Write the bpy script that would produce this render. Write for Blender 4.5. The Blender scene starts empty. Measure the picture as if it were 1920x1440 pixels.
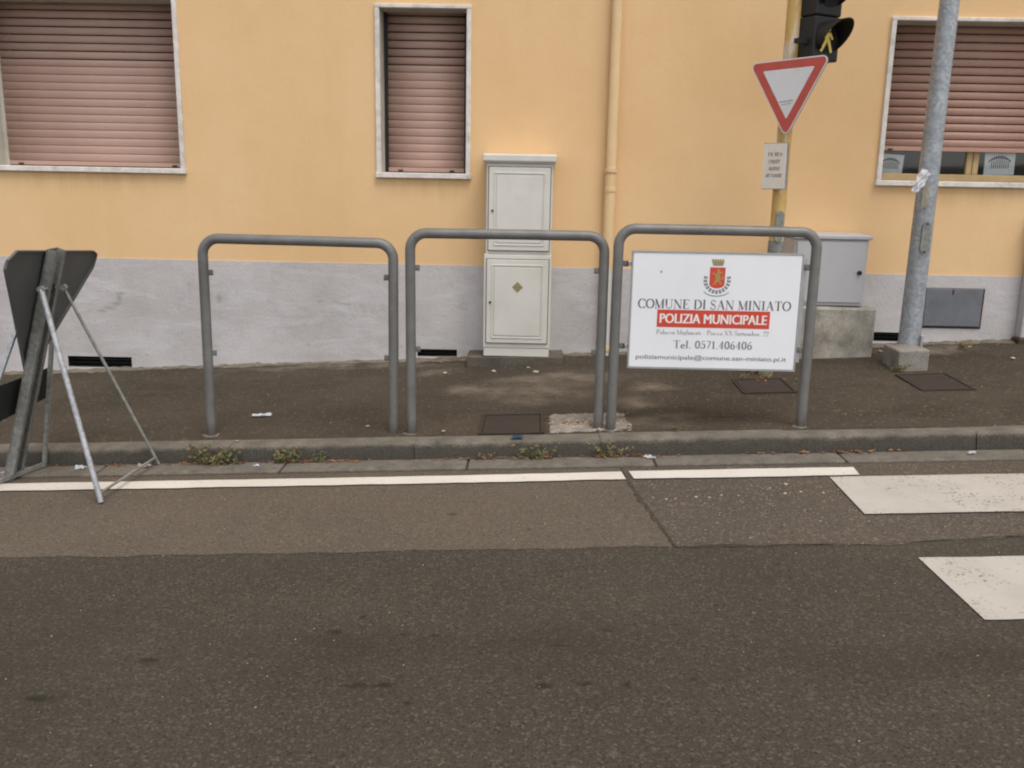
import bpy, bmesh, math, random
from mathutils import Vector, Matrix
random.seed(7)
SC = bpy.context.scene
COL = SC.collection
R = math.radians

# ------------------------------------------------------------------ camera
cam_d = bpy.data.cameras.new('camera')
cam = bpy.data.objects.new('camera', cam_d); COL.objects.link(cam)
FW = Vector((-0.01702697, 0.97547459, -0.21945252))
RT = Vector((0.99960351, 0.02153035, 0.01814554))
UP = Vector((-0.02242541, 0.21905654, 0.97545442))
cam.matrix_world = Matrix(((RT.x, UP.x, -FW.x, 0), (RT.y, UP.y, -FW.y, 0), (RT.z, UP.z, -FW.z, 1.5), (0, 0, 0, 1)))
cam_d.sensor_width = 36; cam_d.sensor_fit = 'HORIZONTAL'; cam_d.lens = 1750/1920*36
cam_d.clip_start = 0.05; cam_d.clip_end = 2000
SC.camera = cam

# ------------------------------------------------------------------ sky, sun, exposure (overcast winter day)
SUN_EL, SUN_AZ = R(65), R(150)          # azimuth from +Y clockwise: behind the camera, to its right
world = bpy.data.worlds.new('World'); SC.world = world; world.use_nodes = True
wn = world.node_tree; wn.nodes.clear()
sky = wn.nodes.new('ShaderNodeTexSky'); sky.sky_type = 'NISHITA'; sky.sun_disc = False
sky.sun_elevation = SUN_EL; sky.sun_rotation = SUN_AZ
sky.air_density = 1.0; sky.dust_density = 1.0; sky.ozone_density = 1.0
hs = wn.nodes.new('ShaderNodeHueSaturation'); hs.inputs['Saturation'].default_value = 0.18
bg = wn.nodes.new('ShaderNodeBackground'); bg.inputs['Strength'].default_value = 0.13
wo = wn.nodes.new('ShaderNodeOutputWorld')
wn.links.new(sky.outputs[0], hs.inputs['Color']); wn.links.new(hs.outputs[0], bg.inputs['Color']); wn.links.new(bg.outputs[0], wo.inputs['Surface'])
sun_d = bpy.data.lights.new('sun', 'SUN'); sun_d.energy = 1.35; sun_d.angle = R(30); sun_d.color = (1.0, 0.95, 0.88)
sun = bpy.data.objects.new('sun', sun_d); COL.objects.link(sun)
sdir = Vector((math.sin(SUN_AZ)*math.cos(SUN_EL), math.cos(SUN_AZ)*math.cos(SUN_EL), math.sin(SUN_EL)))
sun.rotation_euler = sdir.to_track_quat('Z', 'Y').to_euler()
SC.view_settings.view_transform = 'Standard'; SC.view_settings.look = 'None'
SC.view_settings.exposure = 0.64; SC.view_settings.gamma = 1.0; SC.view_settings.use_curve_mapping = False
SC.render.engine = 'CYCLES'; SC.cycles.use_denoising = True; SC.cycles.use_adaptive_sampling = True; SC.cycles.adaptive_threshold = 0.02; SC.cycles.max_bounces = 6; SC.cycles.diffuse_bounces = 3; SC.cycles.glossy_bounces = 2
SC.cycles.pixel_filter_type = 'BLACKMAN_HARRIS'; SC.cycles.filter_width = 2.1

# ------------------------------------------------------------------ materials
def srgb(r, g, b):
    f = lambda c: (c/12.92 if c <= .04045 else ((c+.055)/1.055)**2.4)
    return (f(r/255), f(g/255), f(b/255), 1)
class NT:
    def __init__(s, name):
        s.m = bpy.data.materials.new(name); s.m.use_nodes = True; s.t = s.m.node_tree; s.t.nodes.clear()
        s.out = s.n('ShaderNodeOutputMaterial'); s.p = s.n('ShaderNodeBsdfPrincipled'); s.l(s.p.outputs[0], s.out.inputs['Surface'])
        s.tc = s.n('ShaderNodeTexCoord').outputs['Object']
    def n(s, t): return s.t.nodes.new(t)
    def l(s, a, b): s.t.links.new(a, b)
    def map(s, scale=(1, 1, 1), vec=None):
        m = s.n('ShaderNodeMapping'); m.inputs['Scale'].default_value = scale; s.l(vec or s.tc, m.inputs['Vector']); return m.outputs[0]
    def noise(s, scale, detail=4, rough=.55, vec=None, dist=0):
        k = s.n('ShaderNodeTexNoise'); k.inputs['Scale'].default_value = scale; k.inputs['Detail'].default_value = detail
        k.inputs['Roughness'].default_value = rough; k.inputs['Distortion'].default_value = dist; s.l(vec or s.tc, k.inputs['Vector']); return k.outputs[0]
    def voro(s, scale, out='Distance', feat='F1', vec=None):
        k = s.n('ShaderNodeTexVoronoi'); k.feature = feat; k.inputs['Scale'].default_value = scale; s.l(vec or s.tc, k.inputs['Vector']); return k.outputs[out]
    def ramp(s, fac, stops):
        k = s.n('ShaderNodeValToRGB'); e = k.color_ramp.elements
        while len(e) < len(stops): e.new(.5)
        for i, (p, c) in enumerate(stops): e[i].position = p; e[i].color = c if len(c) == 4 else (*c, 1)
        s.l(fac, k.inputs[0]); return k.outputs[0]
    def bw(s, fac, a, b): return s.ramp(fac, [(a, (0, 0, 0)), (b, (1, 1, 1))])
    def mix(s, fac, a, b, mode='MIX'):
        k = s.n('ShaderNodeMix'); k.data_type = 'RGBA'; k.blend_type = mode
        for v, i in ((fac, 0), (a, 6), (b, 7)):
            if isinstance(v, (int, float)): k.inputs[i].default_value = v
            elif isinstance(v, tuple): k.inputs[i].default_value = v if len(v) == 4 else (*v, 1)
            else: s.l(v, k.inputs[i])
        return k.outputs[2]
    def math(s, op, a, b=0.):
        k = s.n('ShaderNodeMath'); k.operation = op
        for i, v in enumerate((a, b)):
            if isinstance(v, (int, float)): k.inputs[i].default_value = v
            else: s.l(v, k.inputs[i])
        return k.outputs[0]
    def spots(s, lst, soft=.5, wob=.0, wscale=14):
        """mask of soft elliptical marks at given places: (centre, half sizes)"""
        vec = s.tc
        if wob:
            nz = s.n('ShaderNodeTexNoise'); nz.inputs['Scale'].default_value = wscale; nz.inputs['Detail'].default_value = 3; s.l(s.tc, nz.inputs['Vector'])
            ma = s.n('ShaderNodeVectorMath'); ma.operation = 'MULTIPLY_ADD'; s.l(nz.outputs['Color'], ma.inputs[0]); ma.inputs[1].default_value = (wob,)*3
            s.l(s.tc, ma.inputs[2]); sb_ = s.n('ShaderNodeVectorMath'); sb_.operation = 'SUBTRACT'; s.l(ma.outputs[0], sb_.inputs[0]); sb_.inputs[1].default_value = (wob*.5,)*3; vec = sb_.outputs[0]
        acc = None
        for c, h in lst:
            d = s.n('ShaderNodeVectorMath'); d.operation = 'SUBTRACT'; s.l(vec, d.inputs[0]); d.inputs[1].default_value = c
            q = s.n('ShaderNodeVectorMath'); q.operation = 'DIVIDE'; s.l(d.outputs[0], q.inputs[0]); q.inputs[1].default_value = h
            ln = s.n('ShaderNodeVectorMath'); ln.operation = 'LENGTH'; s.l(q.outputs[0], ln.inputs[0])
            mr = s.n('ShaderNodeMapRange'); mr.inputs[1].default_value = 1; mr.inputs[2].default_value = 1-soft; mr.interpolation_type = 'SMOOTHSTEP'; s.l(ln.outputs['Value'], mr.inputs[0])
            acc = mr.outputs[0] if acc is None else s.math('MAXIMUM', acc, mr.outputs[0])
        return acc
    def bump(s, h, strength=.3, dist=.01):
        k = s.n('ShaderNodeBump'); k.inputs['Strength'].default_value = strength; k.inputs['Distance'].default_value = dist
        s.l(h, k.inputs['Height']); s.l(k.outputs[0], s.p.inputs['Normal'])
    def col(s, c):
        if isinstance(c, tuple): s.p.inputs['Base Color'].default_value = c
        else: s.l(c, s.p.inputs['Base Color'])
    def set(s, **k):
        for a, v in k.items(): s.p.inputs[a.replace('_', ' ')].default_value = v
        return s
def sc(c, k): return (min(1, c[0]*k), min(1, c[1]*k), min(1, c[2]*k), 1)

def plain(name, c, rough=.6, metal=0, var=.12, scale=18, bump=.08, bscale=60, dirt=None, dirt_amt=.5, dscale=5):
    """painted or metal surface with mottling and optional dirt"""
    t = NT(name); t.set(Roughness=rough, Metallic=metal)
    a = t.mix(t.bw(t.noise(scale, 5), .3, .7), sc(c, 1-var), sc(c, 1+var))
    if dirt: a = t.mix(t.math('MULTIPLY', t.bw(t.noise(dscale, 8, .65), .5, .75), dirt_amt), a, dirt)
    t.col(a)
    if bump: t.bump(t.noise(bscale, 4), bump, .004)
    return t.m

def asphalt(name, base, stone, big=.3, speck=.5, scale=1.0, drips=None, lane=None):
    t = NT(name); t.set(Roughness=.88)
    t.p.inputs['Specular IOR Level'].default_value = .3
    fine = t.noise(150*scale, 2, .7)
    sv = t.n('ShaderNodeSeparateColor'); t.l(t.voro(125*scale, 'Color'), sv.inputs[0])
    c = t.mix(t.bw(t.noise(.9, 4, .6), .3, .72), sc(base, 1-big), sc(base, 1+big))
    c = t.mix(t.bw(fine, .3, .72), t.mix(.45, c, sc(base, .4)), t.mix(.25, c, stone))
    c = t.mix(t.math('MULTIPLY', t.bw(sv.outputs[0], .80, .97), speck), c, stone)
    c = t.mix(t.math('MULTIPLY', t.bw(sv.outputs[1], .86, .98), .6), c, sc(base, .35))
    if lane: c = t.mix(t.math('MULTIPLY', t.math('MULTIPLY', t.spots(lane, .95, .5, 2), t.bw(t.noise(2.2, 4, .65, t.map((.5, 1.5, 1))), .3, .65)), .5), c, sc(base, .5))
    if drips: c = t.mix(t.math('MULTIPLY', t.spots(drips, .8, .03, 30), .7), c, sc(base, .28))
    t.col(c)
    t.bump(fine, .5, .004)
    return t.m

M = {}
DRIPS = [((x, y, G0*x), (a, b, .2)) for G0 in (.044,) for x, y, a, b in ((.069, 2.534, .034, .030), (.194, 2.545, .024, .020), (.321, 2.540, .022, .018), (.518, 2.56, .022, .018), (-.632, 2.894, .035, .03), (-.56, 3.0, .02, .02),
    (-.415, 2.55, .05, .02), (-.50, 2.55, .06, .022), (-.40, 2.87, .03, .016), (-.29, 2.86, .025, .014), (.28, 2.88, .03, .010), (.12, 2.78, .05, .010), (-1.2, 2.72, .05, .03), (-1.45, 2.5, .07, .03), (-.33, 2.45, .018, .016))]
M['crack'] = plain('crack_dirt', (.042, .036, .022, 1), .95, 0, .4, 30, .3)
M['asphalt_new'] = asphalt('asphalt_new', (.0425, .0350, .0262, 1), (.19, .16, .12, 1), .27, .36, 1.0, DRIPS, [((-.3, 2.7, 0), (1.5, .35, 1)), ((-1.9, 2.6, -.05), (1.0, 1.1, 1)), ((1.3, 2.65, 0), (.9, .25, 1)), ((-.6, 1.9, 0), (1.2, .3, 1))])
M['asphalt_old'] = asphalt('asphalt_old', (.101, .079, .059, 1), (.25, .205, .155, 1), .2, .36, 1.0, [((-.33, 4.0, -.01), (.035, .03, .2)), ((.02, 3.8, 0), (.02, .015, .2))])
M['asphalt_mid'] = asphalt('asphalt_mid', (.076, .060, .047, 1), (.25, .205, .155, 1), .2, .5, .9)
def pavement_mat():
    t = NT('pavement_asphalt'); t.set(Roughness=.92); t.p.inputs['Specular IOR Level'].default_value = .2
    c = t.mix(t.bw(t.noise(1.3, 5, .62), .34, .66), (.044, .035, .025, 1), (.072, .055, .040, 1))
    c = t.mix(t.math('MULTIPLY', t.bw(t.noise(4.5, 5, .7, None, .6), .50, .66), .65), c, (.034, .029, .019, 1))
    c = t.mix(t.math('MULTIPLY', t.bw(t.noise(3.1, 5, .7, t.map((1, 1.7, 1)), .5), .55, .70), .5), c, (.098, .078, .058, 1))
    # damp mossy dirt against the blocks and the house, worn pale dust in the middle
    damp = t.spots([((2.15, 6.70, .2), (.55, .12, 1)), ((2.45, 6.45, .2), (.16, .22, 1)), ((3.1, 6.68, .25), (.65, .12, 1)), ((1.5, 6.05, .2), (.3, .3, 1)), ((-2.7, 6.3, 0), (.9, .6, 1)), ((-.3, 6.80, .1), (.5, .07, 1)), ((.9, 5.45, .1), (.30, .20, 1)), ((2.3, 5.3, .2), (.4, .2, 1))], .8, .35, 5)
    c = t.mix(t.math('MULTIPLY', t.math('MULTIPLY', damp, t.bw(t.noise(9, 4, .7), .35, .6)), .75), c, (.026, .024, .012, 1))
    dust = t.spots([((.25, 6.35, .13), (.75, .30, 1)), ((.10, 5.95, .13), (.42, .45, 1)), ((-.35, 6.05, .1), (.30, .30, 1)), ((.62, 5.65, .13), (.22, .22, 1)), ((.80, 6.0, .13), (.25, .20, 1)), ((-1.5, 6.98, .03), (1.2, .14, 1)), ((2.95, 6.93, .25), (.55, .16, 1)), ((.6, 5.2, .13), (.50, .2, 1)), ((-.65, 6.7, .05), (.3, .2, 1))], .9, .5, 3)
    dust = t.math('MULTIPLY', dust, t.bw(t.noise(5, 5, .65), .34, .60))
    c = t.mix(t.math('MULTIPLY', dust, .95), c, (.215, .178, .138, 1))
    fine = t.noise(140, 2, .7)
    c = t.mix(t.bw(fine, .3, .7), t.mix(.5, c, (.018, .014, .010, 1)), t.mix(.14, c, (.24, .20, .15, 1)))
    sv = t.n('ShaderNodeSeparateColor'); t.l(t.voro(85, 'Color'), sv.inputs[0]); c = t.mix(t.math('MULTIPLY', t.bw(sv.outputs[0], .94, .99), .4), c, (.26, .22, .17, 1))
    t.col(c); t.bump(fine, .5, .005); return t.m
M['pavement'] = pavement_mat()
M['soil'] = plain('ground_soil', (.09, .08, .06, 1), .95, 0, .3, 3, .5, 30)
def concrete(name, c, dirt=(.06, .055, .04, 1), amt=.6, moss=0, dscale=4, low_tone=None):
    t = NT(name); t.set(Roughness=.92)
    a = t.mix(t.bw(t.noise(9, 5, .65), .32, .68), sc(c, .68), sc(c, 1.28))
    a = t.mix(t.math('MULTIPLY', t.bw(t.noise(dscale, 6, .68), .48, .70), amt), a, dirt)
    a = t.mix(t.math('MULTIPLY', t.bw(t.noise(dscale*1.7, 5, .7, t.map((1, 1, .6)), .5), .60, .72), .45), a, sc(c, 1.75))
    if moss: a = t.mix(t.math('MULTIPLY', t.bw(t.noise(11, 5, .7), .56, .72), moss), a, (.05, .06, .018, 1))
    if low_tone:   # darker tone on the lower part of each stone, with a wavy upper edge
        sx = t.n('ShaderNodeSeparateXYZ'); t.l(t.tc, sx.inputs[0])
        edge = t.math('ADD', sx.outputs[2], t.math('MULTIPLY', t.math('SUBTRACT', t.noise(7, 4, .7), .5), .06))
        a = t.mix(t.math('MULTIPLY', t.math('SUBTRACT', 1.0, t.bw(edge, .074, .099)), .93), a, low_tone)
    f = t.noise(110, 3, .7); a = t.mix(t.bw(f, .25, .7), t.mix(.55, a, (.02, .018, .014, 1)), t.mix(.12, a, (.4, .36, .3, 1)))
    t.col(a); t.bump(t.math('ADD', t.noise(22, 4), f), .6, .006); return t.m
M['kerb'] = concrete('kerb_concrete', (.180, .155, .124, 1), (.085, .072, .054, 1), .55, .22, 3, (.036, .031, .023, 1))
M['gutter'] = concrete('gutter_concrete', (.178, .152, .124, 1), (.085, .070, .052, 1), .55, .12)
M['footing'] = concrete('footing_concrete', (.30, .275, .24, 1), (.15, .135, .105, 1), .45, .2)
M['base'] = concrete('stained_concrete', (.47, .43, .365, 1), (.17, .145, .105, 1), .8, .18, 2.6)
M['step'] = concrete('dirty_step_concrete', (.115, .096, .072, 1), (.05, .042, .03, 1), .7, .3, 6)
M['rubble'] = concrete('broken_concrete', (.34, .30, .26, 1), (.14, .10, .07, 1), .55, 0, 14)
M['mortar'] = concrete('wall_foot_mortar', (.19, .158, .118, 1), (.06, .05, .036, 1), .75, .25, 8)
def paint(name, wear=.5, k=1.0):
    t = NT(name); t.set(Roughness=.75)
    fine = t.noise(130, 3, .7); c = t.mix(t.bw(t.noise(5, 6), .3, .7), sc((.58, .535, .475, 1), k), sc((.70, .655, .59, 1), k))
    sv = t.n('ShaderNodeSeparateColor'); t.l(t.voro(110, 'Color'), sv.inputs[0])
    w = t.math('MULTIPLY', t.bw(sv.outputs[0], .90, .93), t.bw(t.noise(6, 5), .40, .60))
    w = t.math('MAXIMUM', t.math('MULTIPLY', w, wear), t.math('MULTIPLY', t.bw(t.noise(30, 6, .7), .68, .74), wear))
    c = t.mix(w, c, (.13, .115, .095, 1)); c = t.mix(t.math('MULTIPLY', t.bw(t.noise(2.5, 4), .45, .75), .45), c, (.42, .38, .32, 1))
    t.col(c); t.bump(fine, .4, .003); return t.m
M['line'] = paint('line_paint', .25); M['zebra'] = paint('zebra_paint', .95, .70)
def wall_mat():
    t = NT('ochre_plaster'); t.set(Roughness=.93); t.p.inputs['Specular IOR Level'].default_value = .2
    c = t.mix(t.bw(t.noise(.7, 5, .55), .3, .7), (.725, .468, .238, 1), (.805, .548, .302, 1))
    c = t.mix(t.math('MULTIPLY', t.bw(t.noise(1.2, 6, .6, t.map((2.2, 1, .35))), .5, .8), .35), c, (.65, .415, .208, 1))
    c = t.mix(t.math('MULTIPLY', t.bw(t.noise(4, 7, .65), .55, .8), .3), c, (.80, .555, .315, 1))
    gr = t.spots([((-3.36, 7.15, 1.40), (.85, .5, .16)), ((-.82, 7.15, 1.39), (.46, .5, .15)), ((3.3, 7.15, 1.40), (.85, .5, .15)), ((.58, 7.15, 1.9), (.14, .5, 1.3)), ((-.1, 7.15, .95), (.5, .5, .5))], .95, .2, 4)
    gr = t.math('MULTIPLY', gr, t.bw(t.noise(3, 5, .65, t.map((5, 1, .5))), .35, .65))
    c = t.mix(t.math('MULTIPLY', gr, .5), c, (.60, .375, .18, 1))
    t.col(c); t.bump(t.math('ADD', t.noise(90, 3, .6), t.noise(9, 3)), .25, .006); return t.m
M['wall'] = wall_mat()
def plinth_mat():
    t = NT('grey_plinth_paint'); t.set(Roughness=.9); t.p.inputs['Specular IOR Level'].default_value = .2
    c = t.mix(t.bw(t.noise(2.2, 7, .62), .3, .7), (.43, .40, .39, 1), (.56, .53, .525, 1))
    smear = t.noise(2.4, 6, .6, t.map((.8, 1, 3.2)), 1.2)
    c = t.mix(t.math('MULTIPLY', t.bw(smear, .50, .68), .5), c, (.62, .605, .61, 1))
    c = t.mix(t.math('MULTIPLY', t.bw(t.noise(5, 7, .65, None, .8), .60, .74), .45), c, (.30, .27, .24, 1))
    c = t.mix(t.math('MULTIPLY', t.bw(t.noise(26, 3, .6), .66, .74), .4), c, (.24, .21, .18, 1))
    sc_ = t.spots([((x, 7.15, z), (a, .5, b)) for x, z, a, b in ((-3.33, .40, .07, .022), (-3.27, .43, .08, .024), (-3.21, .46, .07, .026), (-3.18, .50, .035, .05), (-3.17, .54, .06, .03), (-2.40, .52, .03, .06), (-1.45, .50, .10, .012), (-1.62, .515, .05, .01))], .9, .05, 9)
    c = t.mix(t.math('MULTIPLY', sc_, .42), c, (.20, .18, .16, 1))
    t.col(c); t.bump(t.math('ADD', t.noise(60, 4, .6), t.noise(7, 5)), .4, .01); return t.m
M['plinth'] = plinth_mat()
M['stone'] = plain('window_surround_stone', (.70, .65, .60, 1), .7, 0, .14, 14, .12, 50, (.24, .21, .16, 1), .55, 9)
M['reveal'] = plain('reveal_plaster', (.52, .49, .42, 1), .9, 0, .08, 8, .1, 60, (.25, .22, .17, 1), .4, 5)
M['slat'] = plain('shutter_slat_plastic', (.45, .292, .238, 1), .55, 0, .07, 5, 0, 60, (.42, .265, .20, 1), .5, 2.5)
M['slat_red'] = plain('shutter_slat_plastic_red', (.42, .245, .19, 1), .5, 0, .08, 5, 0, 60, (.39, .25, .18, 1), .4, 2.5)
M['dark'] = plain('dark_void', (.012, .011, .010, 1), .9, 0, .2, 10, 0)
M['sash'] = plain('tan_wood_sash', (.40, .28, .135, 1), .6, 0, .15, 12, .1, 40)
M['curtain'] = plain('room_curtain', (.13, .13, .115, 1), .9, 0, .25, 3, .2, 12)
def glass():
    t = NT('window_glass'); tr = t.n('ShaderNodeBsdfTransparent'); gl = t.n('ShaderNodeBsdfGlossy'); gl.inputs['Roughness'].default_value = .03
    fr = t.n('ShaderNodeFresnel'); fr.inputs[0].default_value = 1.5; mx = t.n('ShaderNodeMixShader')
    tr.inputs[0].default_value = (.96, .97, .96, 1)
    t.l(fr.outputs[0], mx.inputs[0]); t.l(tr.outputs[0], mx.inputs[1]); t.l(gl.outputs[0], mx.inputs[2]); t.l(mx.outputs[0], t.out.inputs['Surface'])
    t.t.nodes.remove(t.p); return t.m
M['glass'] = glass()
M['pipe'] = plain('downpipe_paint', (.75, .53, .285, 1), .6, 0, .06, 6, .05, 40, (.66, .45, .23, 1), .4, 4)
M['cab'] = plain('meter_cabinet_plastic', (.64, .612, .556, 1), .55, 0, .04, 4, .06, 120, (.46, .42, .35, 1), .5, 2.2)
M['brass'] = plain('faded_emblem_bronze', (.30, .23, .12, 1), .6, .2, .2, 60, .1)
M['cabgrey'] = plain('grey_cabinet_paint', (.47, .46, .47, 1), .5, 0, .05, 4, .05, 80, (.27, .26, .25, 1), .4, 4)
M['blackp'] = plain('black_plastic', (.010, .009, .008, 1), .6, 0, .2, 10, .03)
def rail_mat():
    t = NT('grey_painted_tube'); t.set(Roughness=.48, Metallic=.15)
    c = (.165, .160, .152, 1); a = t.mix(t.bw(t.noise(10, 5, .6), .3, .7), sc(c, .85), sc(c, 1.15))
    a = t.mix(t.math('MULTIPLY', t.bw(t.noise(5, 6, .65, t.map((1, 1, .5))), .5, .72), .5), a, (.092, .085, .076, 1))
    a = t.mix(t.bw(t.noise(30, 4, .7), .665, .70), a, (.085, .055, .038, 1))      # chipped paint
    a = t.mix(t.math('MULTIPLY', t.bw(t.noise(60, 3, .7), .70, .76), .5), a, (.33, .32, .31, 1))
    sx = t.n('ShaderNodeSeparateXYZ'); t.l(t.tc, sx.inputs[0])                    # rust creeping up from the feet
    hgt = t.math('SUBTRACT', t.math('SUBTRACT', sx.outputs[2], t.math('MULTIPLY', sx.outputs[0], .045)), t.math('MULTIPLY', t.noise(12, 4, .7), .16))
    a = t.mix(t.math('MULTIPLY', t.math('SUBTRACT', 1.0, t.bw(hgt, .03, .11)), .6), a, (.065, .045, .032, 1))
    t.col(a); t.bump(t.noise(70, 3), .08, .003); return t.m
M['rail'] = rail_mat()
M['galv'] = None
def galv(name, c, metal=.55):
    t = NT(name); t.set(Roughness=.48, Metallic=metal)
    sv = t.n('ShaderNodeSeparateColor'); t.l(t.voro(55, 'Color'), sv.inputs[0])
    a = t.mix(sv.outputs[0], sc(c, .75), sc(c, 1.2)); a = t.mix(t.bw(t.noise(7, 6, .6), .35, .7), t.mix(.4, a, sc(c, .55)), a)
    a = t.mix(t.math('MULTIPLY', t.bw(t.noise(3, 6, .6, t.map((1, 1, .3))), .55, .75), .4), a, (.17, .16, .13, 1))
    t.col(a); return t.m
M['galv'] = galv('galvanised_steel', (.375, .40, .425, 1), .3)
M['galv_dull'] = galv('dull_galvanised_channel', (.27, .27, .25, 1), .25)
M['galv_rod'] = galv('galvanised_rod', (.42, .43, .45, 1), .35)
M['signback'] = plain('sign_back_paint', (.098, .102, .10, 1), .55, .1, .12, 6, .04, 50, (.07, .073, .07, 1), .4, 5)
M['plateback'] = plain('plate_back_paint', (.014, .02, .017, 1), .55, .1, .15, 8, .03)
M['alu'] = plain('aluminium_edge', (.42, .42, .42, 1), .4, .5, .1, 20, .03)
M['board'] = plain('white_sign_panel', (.77, .77, .80, 1), .45, 0, .02, 3, .02, 30, (.66, .65, .66, 1), .25, 4)
M['red'] = plain('red_print', (.56, .055, .03, 1), .5, 0, .05, 12, 0)
M['red_sign'] = plain('sign_red_film', (.48, .07, .045, 1), .45, 0, .08, 9, 0, 60, (.42, .12, .09, 1), .5, 6)
M['white_film'] = plain('sign_white_film', (.68, .665, .68, 1), .5, 0, .04, 8, 0, 60, (.52, .49, .47, 1), .4, 5)
M['cream_film'] = plain('yellowed_plate_film', (.74, .66, .58, 1), .5, 0, .05, 12, 0, 60, (.60, .50, .40, 1), .4, 8)
M['ink'] = plain('dark_grey_print', (.10, .10, .11, 1), .6, 0, .1, 30, 0)
M['ink_mid'] = plain('mid_grey_print', (.17, .17, .18, 1), .6, 0, .1, 30, 0)
M['ink_light'] = plain('light_grey_print', (.27, .265, .275, 1), .6, 0, .1, 30, 0)
M['gold'] = plain('gold_print', (.36, .25, .08, 1), .6, 0, .3, 160, 0)
M['goldp'] = plain('old_gold_print', (.28, .24, .12, 1), .6, 0, .3, 160, 0)
M['wreath'] = plain('wreath_green_print', (.035, .065, .06, 1), .6, 0, .3, 90, 0)
M['white_print'] = plain('white_print', (.80, .74, .72, 1), .5, 0, .03, 20, 0)
def yellow_pole():
    t = NT('flaking_yellow_paint'); t.set(Roughness=.6)
    c = t.mix(t.bw(t.noise(9, 5), .3, .7), (.52, .31, .09, 1), (.60, .40, .14, 1))
    c = t.mix(t.bw(t.noise(3.2, 6, .6, t.map((2.2, 1, .5)), .4), .50, .57), c, (.60, .56, .50, 1))
    c = t.mix(t.math('MULTIPLY', t.bw(t.noise(12, 6, .7), .62, .7), .7), c, (.25, .17, .10, 1))
    t.col(c); t.bump(t.noise(20, 5), .2, .004); return t.m
M['yellow'] = yellow_pole()
M['iron'] = plain('rusty_iron_cover', (.030, .021, .015, 1), .85, 0, .25, 25, .3, 60, (.055, .036, .023, 1), .45, 12)
M['hatch'] = plain('bluish_grey_metal_hatch', (.155, .165, .185, 1), .6, .15, .15, 7, .1, 30, (.09, .085, .075, 1), .5, 4)
M['rust'] = plain('rust', (.065, .035, .022, 1), .9, 0, .3, 30, .3)
M['paper'] = plain('white_paper', (.82, .83, .87, 1), .8, 0, .05, 20, .1, 30)
M['paper_old'] = plain('yellowed_paper', (.56, .52, .42, 1), .8, 0, .08, 30, .1, 30)
M['blue'] = plain('blue_plastic_scrap', (.05, .11, .19, 1), .5, 0, .15, 30, .1)
M['pink'] = plain('pinkish_paper', (.66, .50, .52, 1), .8, 0, .1, 20, .1)
M['weed'] = plain('weed_leaf', (.066, .074, .028, 1), .7, 0, .35, 40, 0)
M['weed_dry'] = plain('dry_weed_leaf', (.16, .12, .045, 1), .8, 0, .3, 40, 0)
M['moss'] = plain('moss', (.06, .065, .02, 1), .95, 0, .3, 40, .4)
def leaf_mat():
    t = NT('fallen_leaf'); t.set(Roughness=.75)
    c = t.ramp(t.noise(6, 2), [(.3, (.10, .045, .02)), (.5, (.24, .085, .03)), (.62, (.30, .16, .06)), (.72, (.13, .09, .05))])
    t.col(c); return t.m
M['leaf'] = leaf_mat()
M['grit'] = plain('pale_grit', (.42, .35, .25, 1), .9, 0, .3, 9, 0)
def lamp_glow():
    t = NT('lit_amber_figure'); t.col((.45, .33, .07, 1))
    t.p.inputs['Emission Color'].default_value = (1.0, .74, .16, 1); t.p.inputs['Emission Strength'].default_value = .12; return t.m
M['amber'] = lamp_glow()

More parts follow.
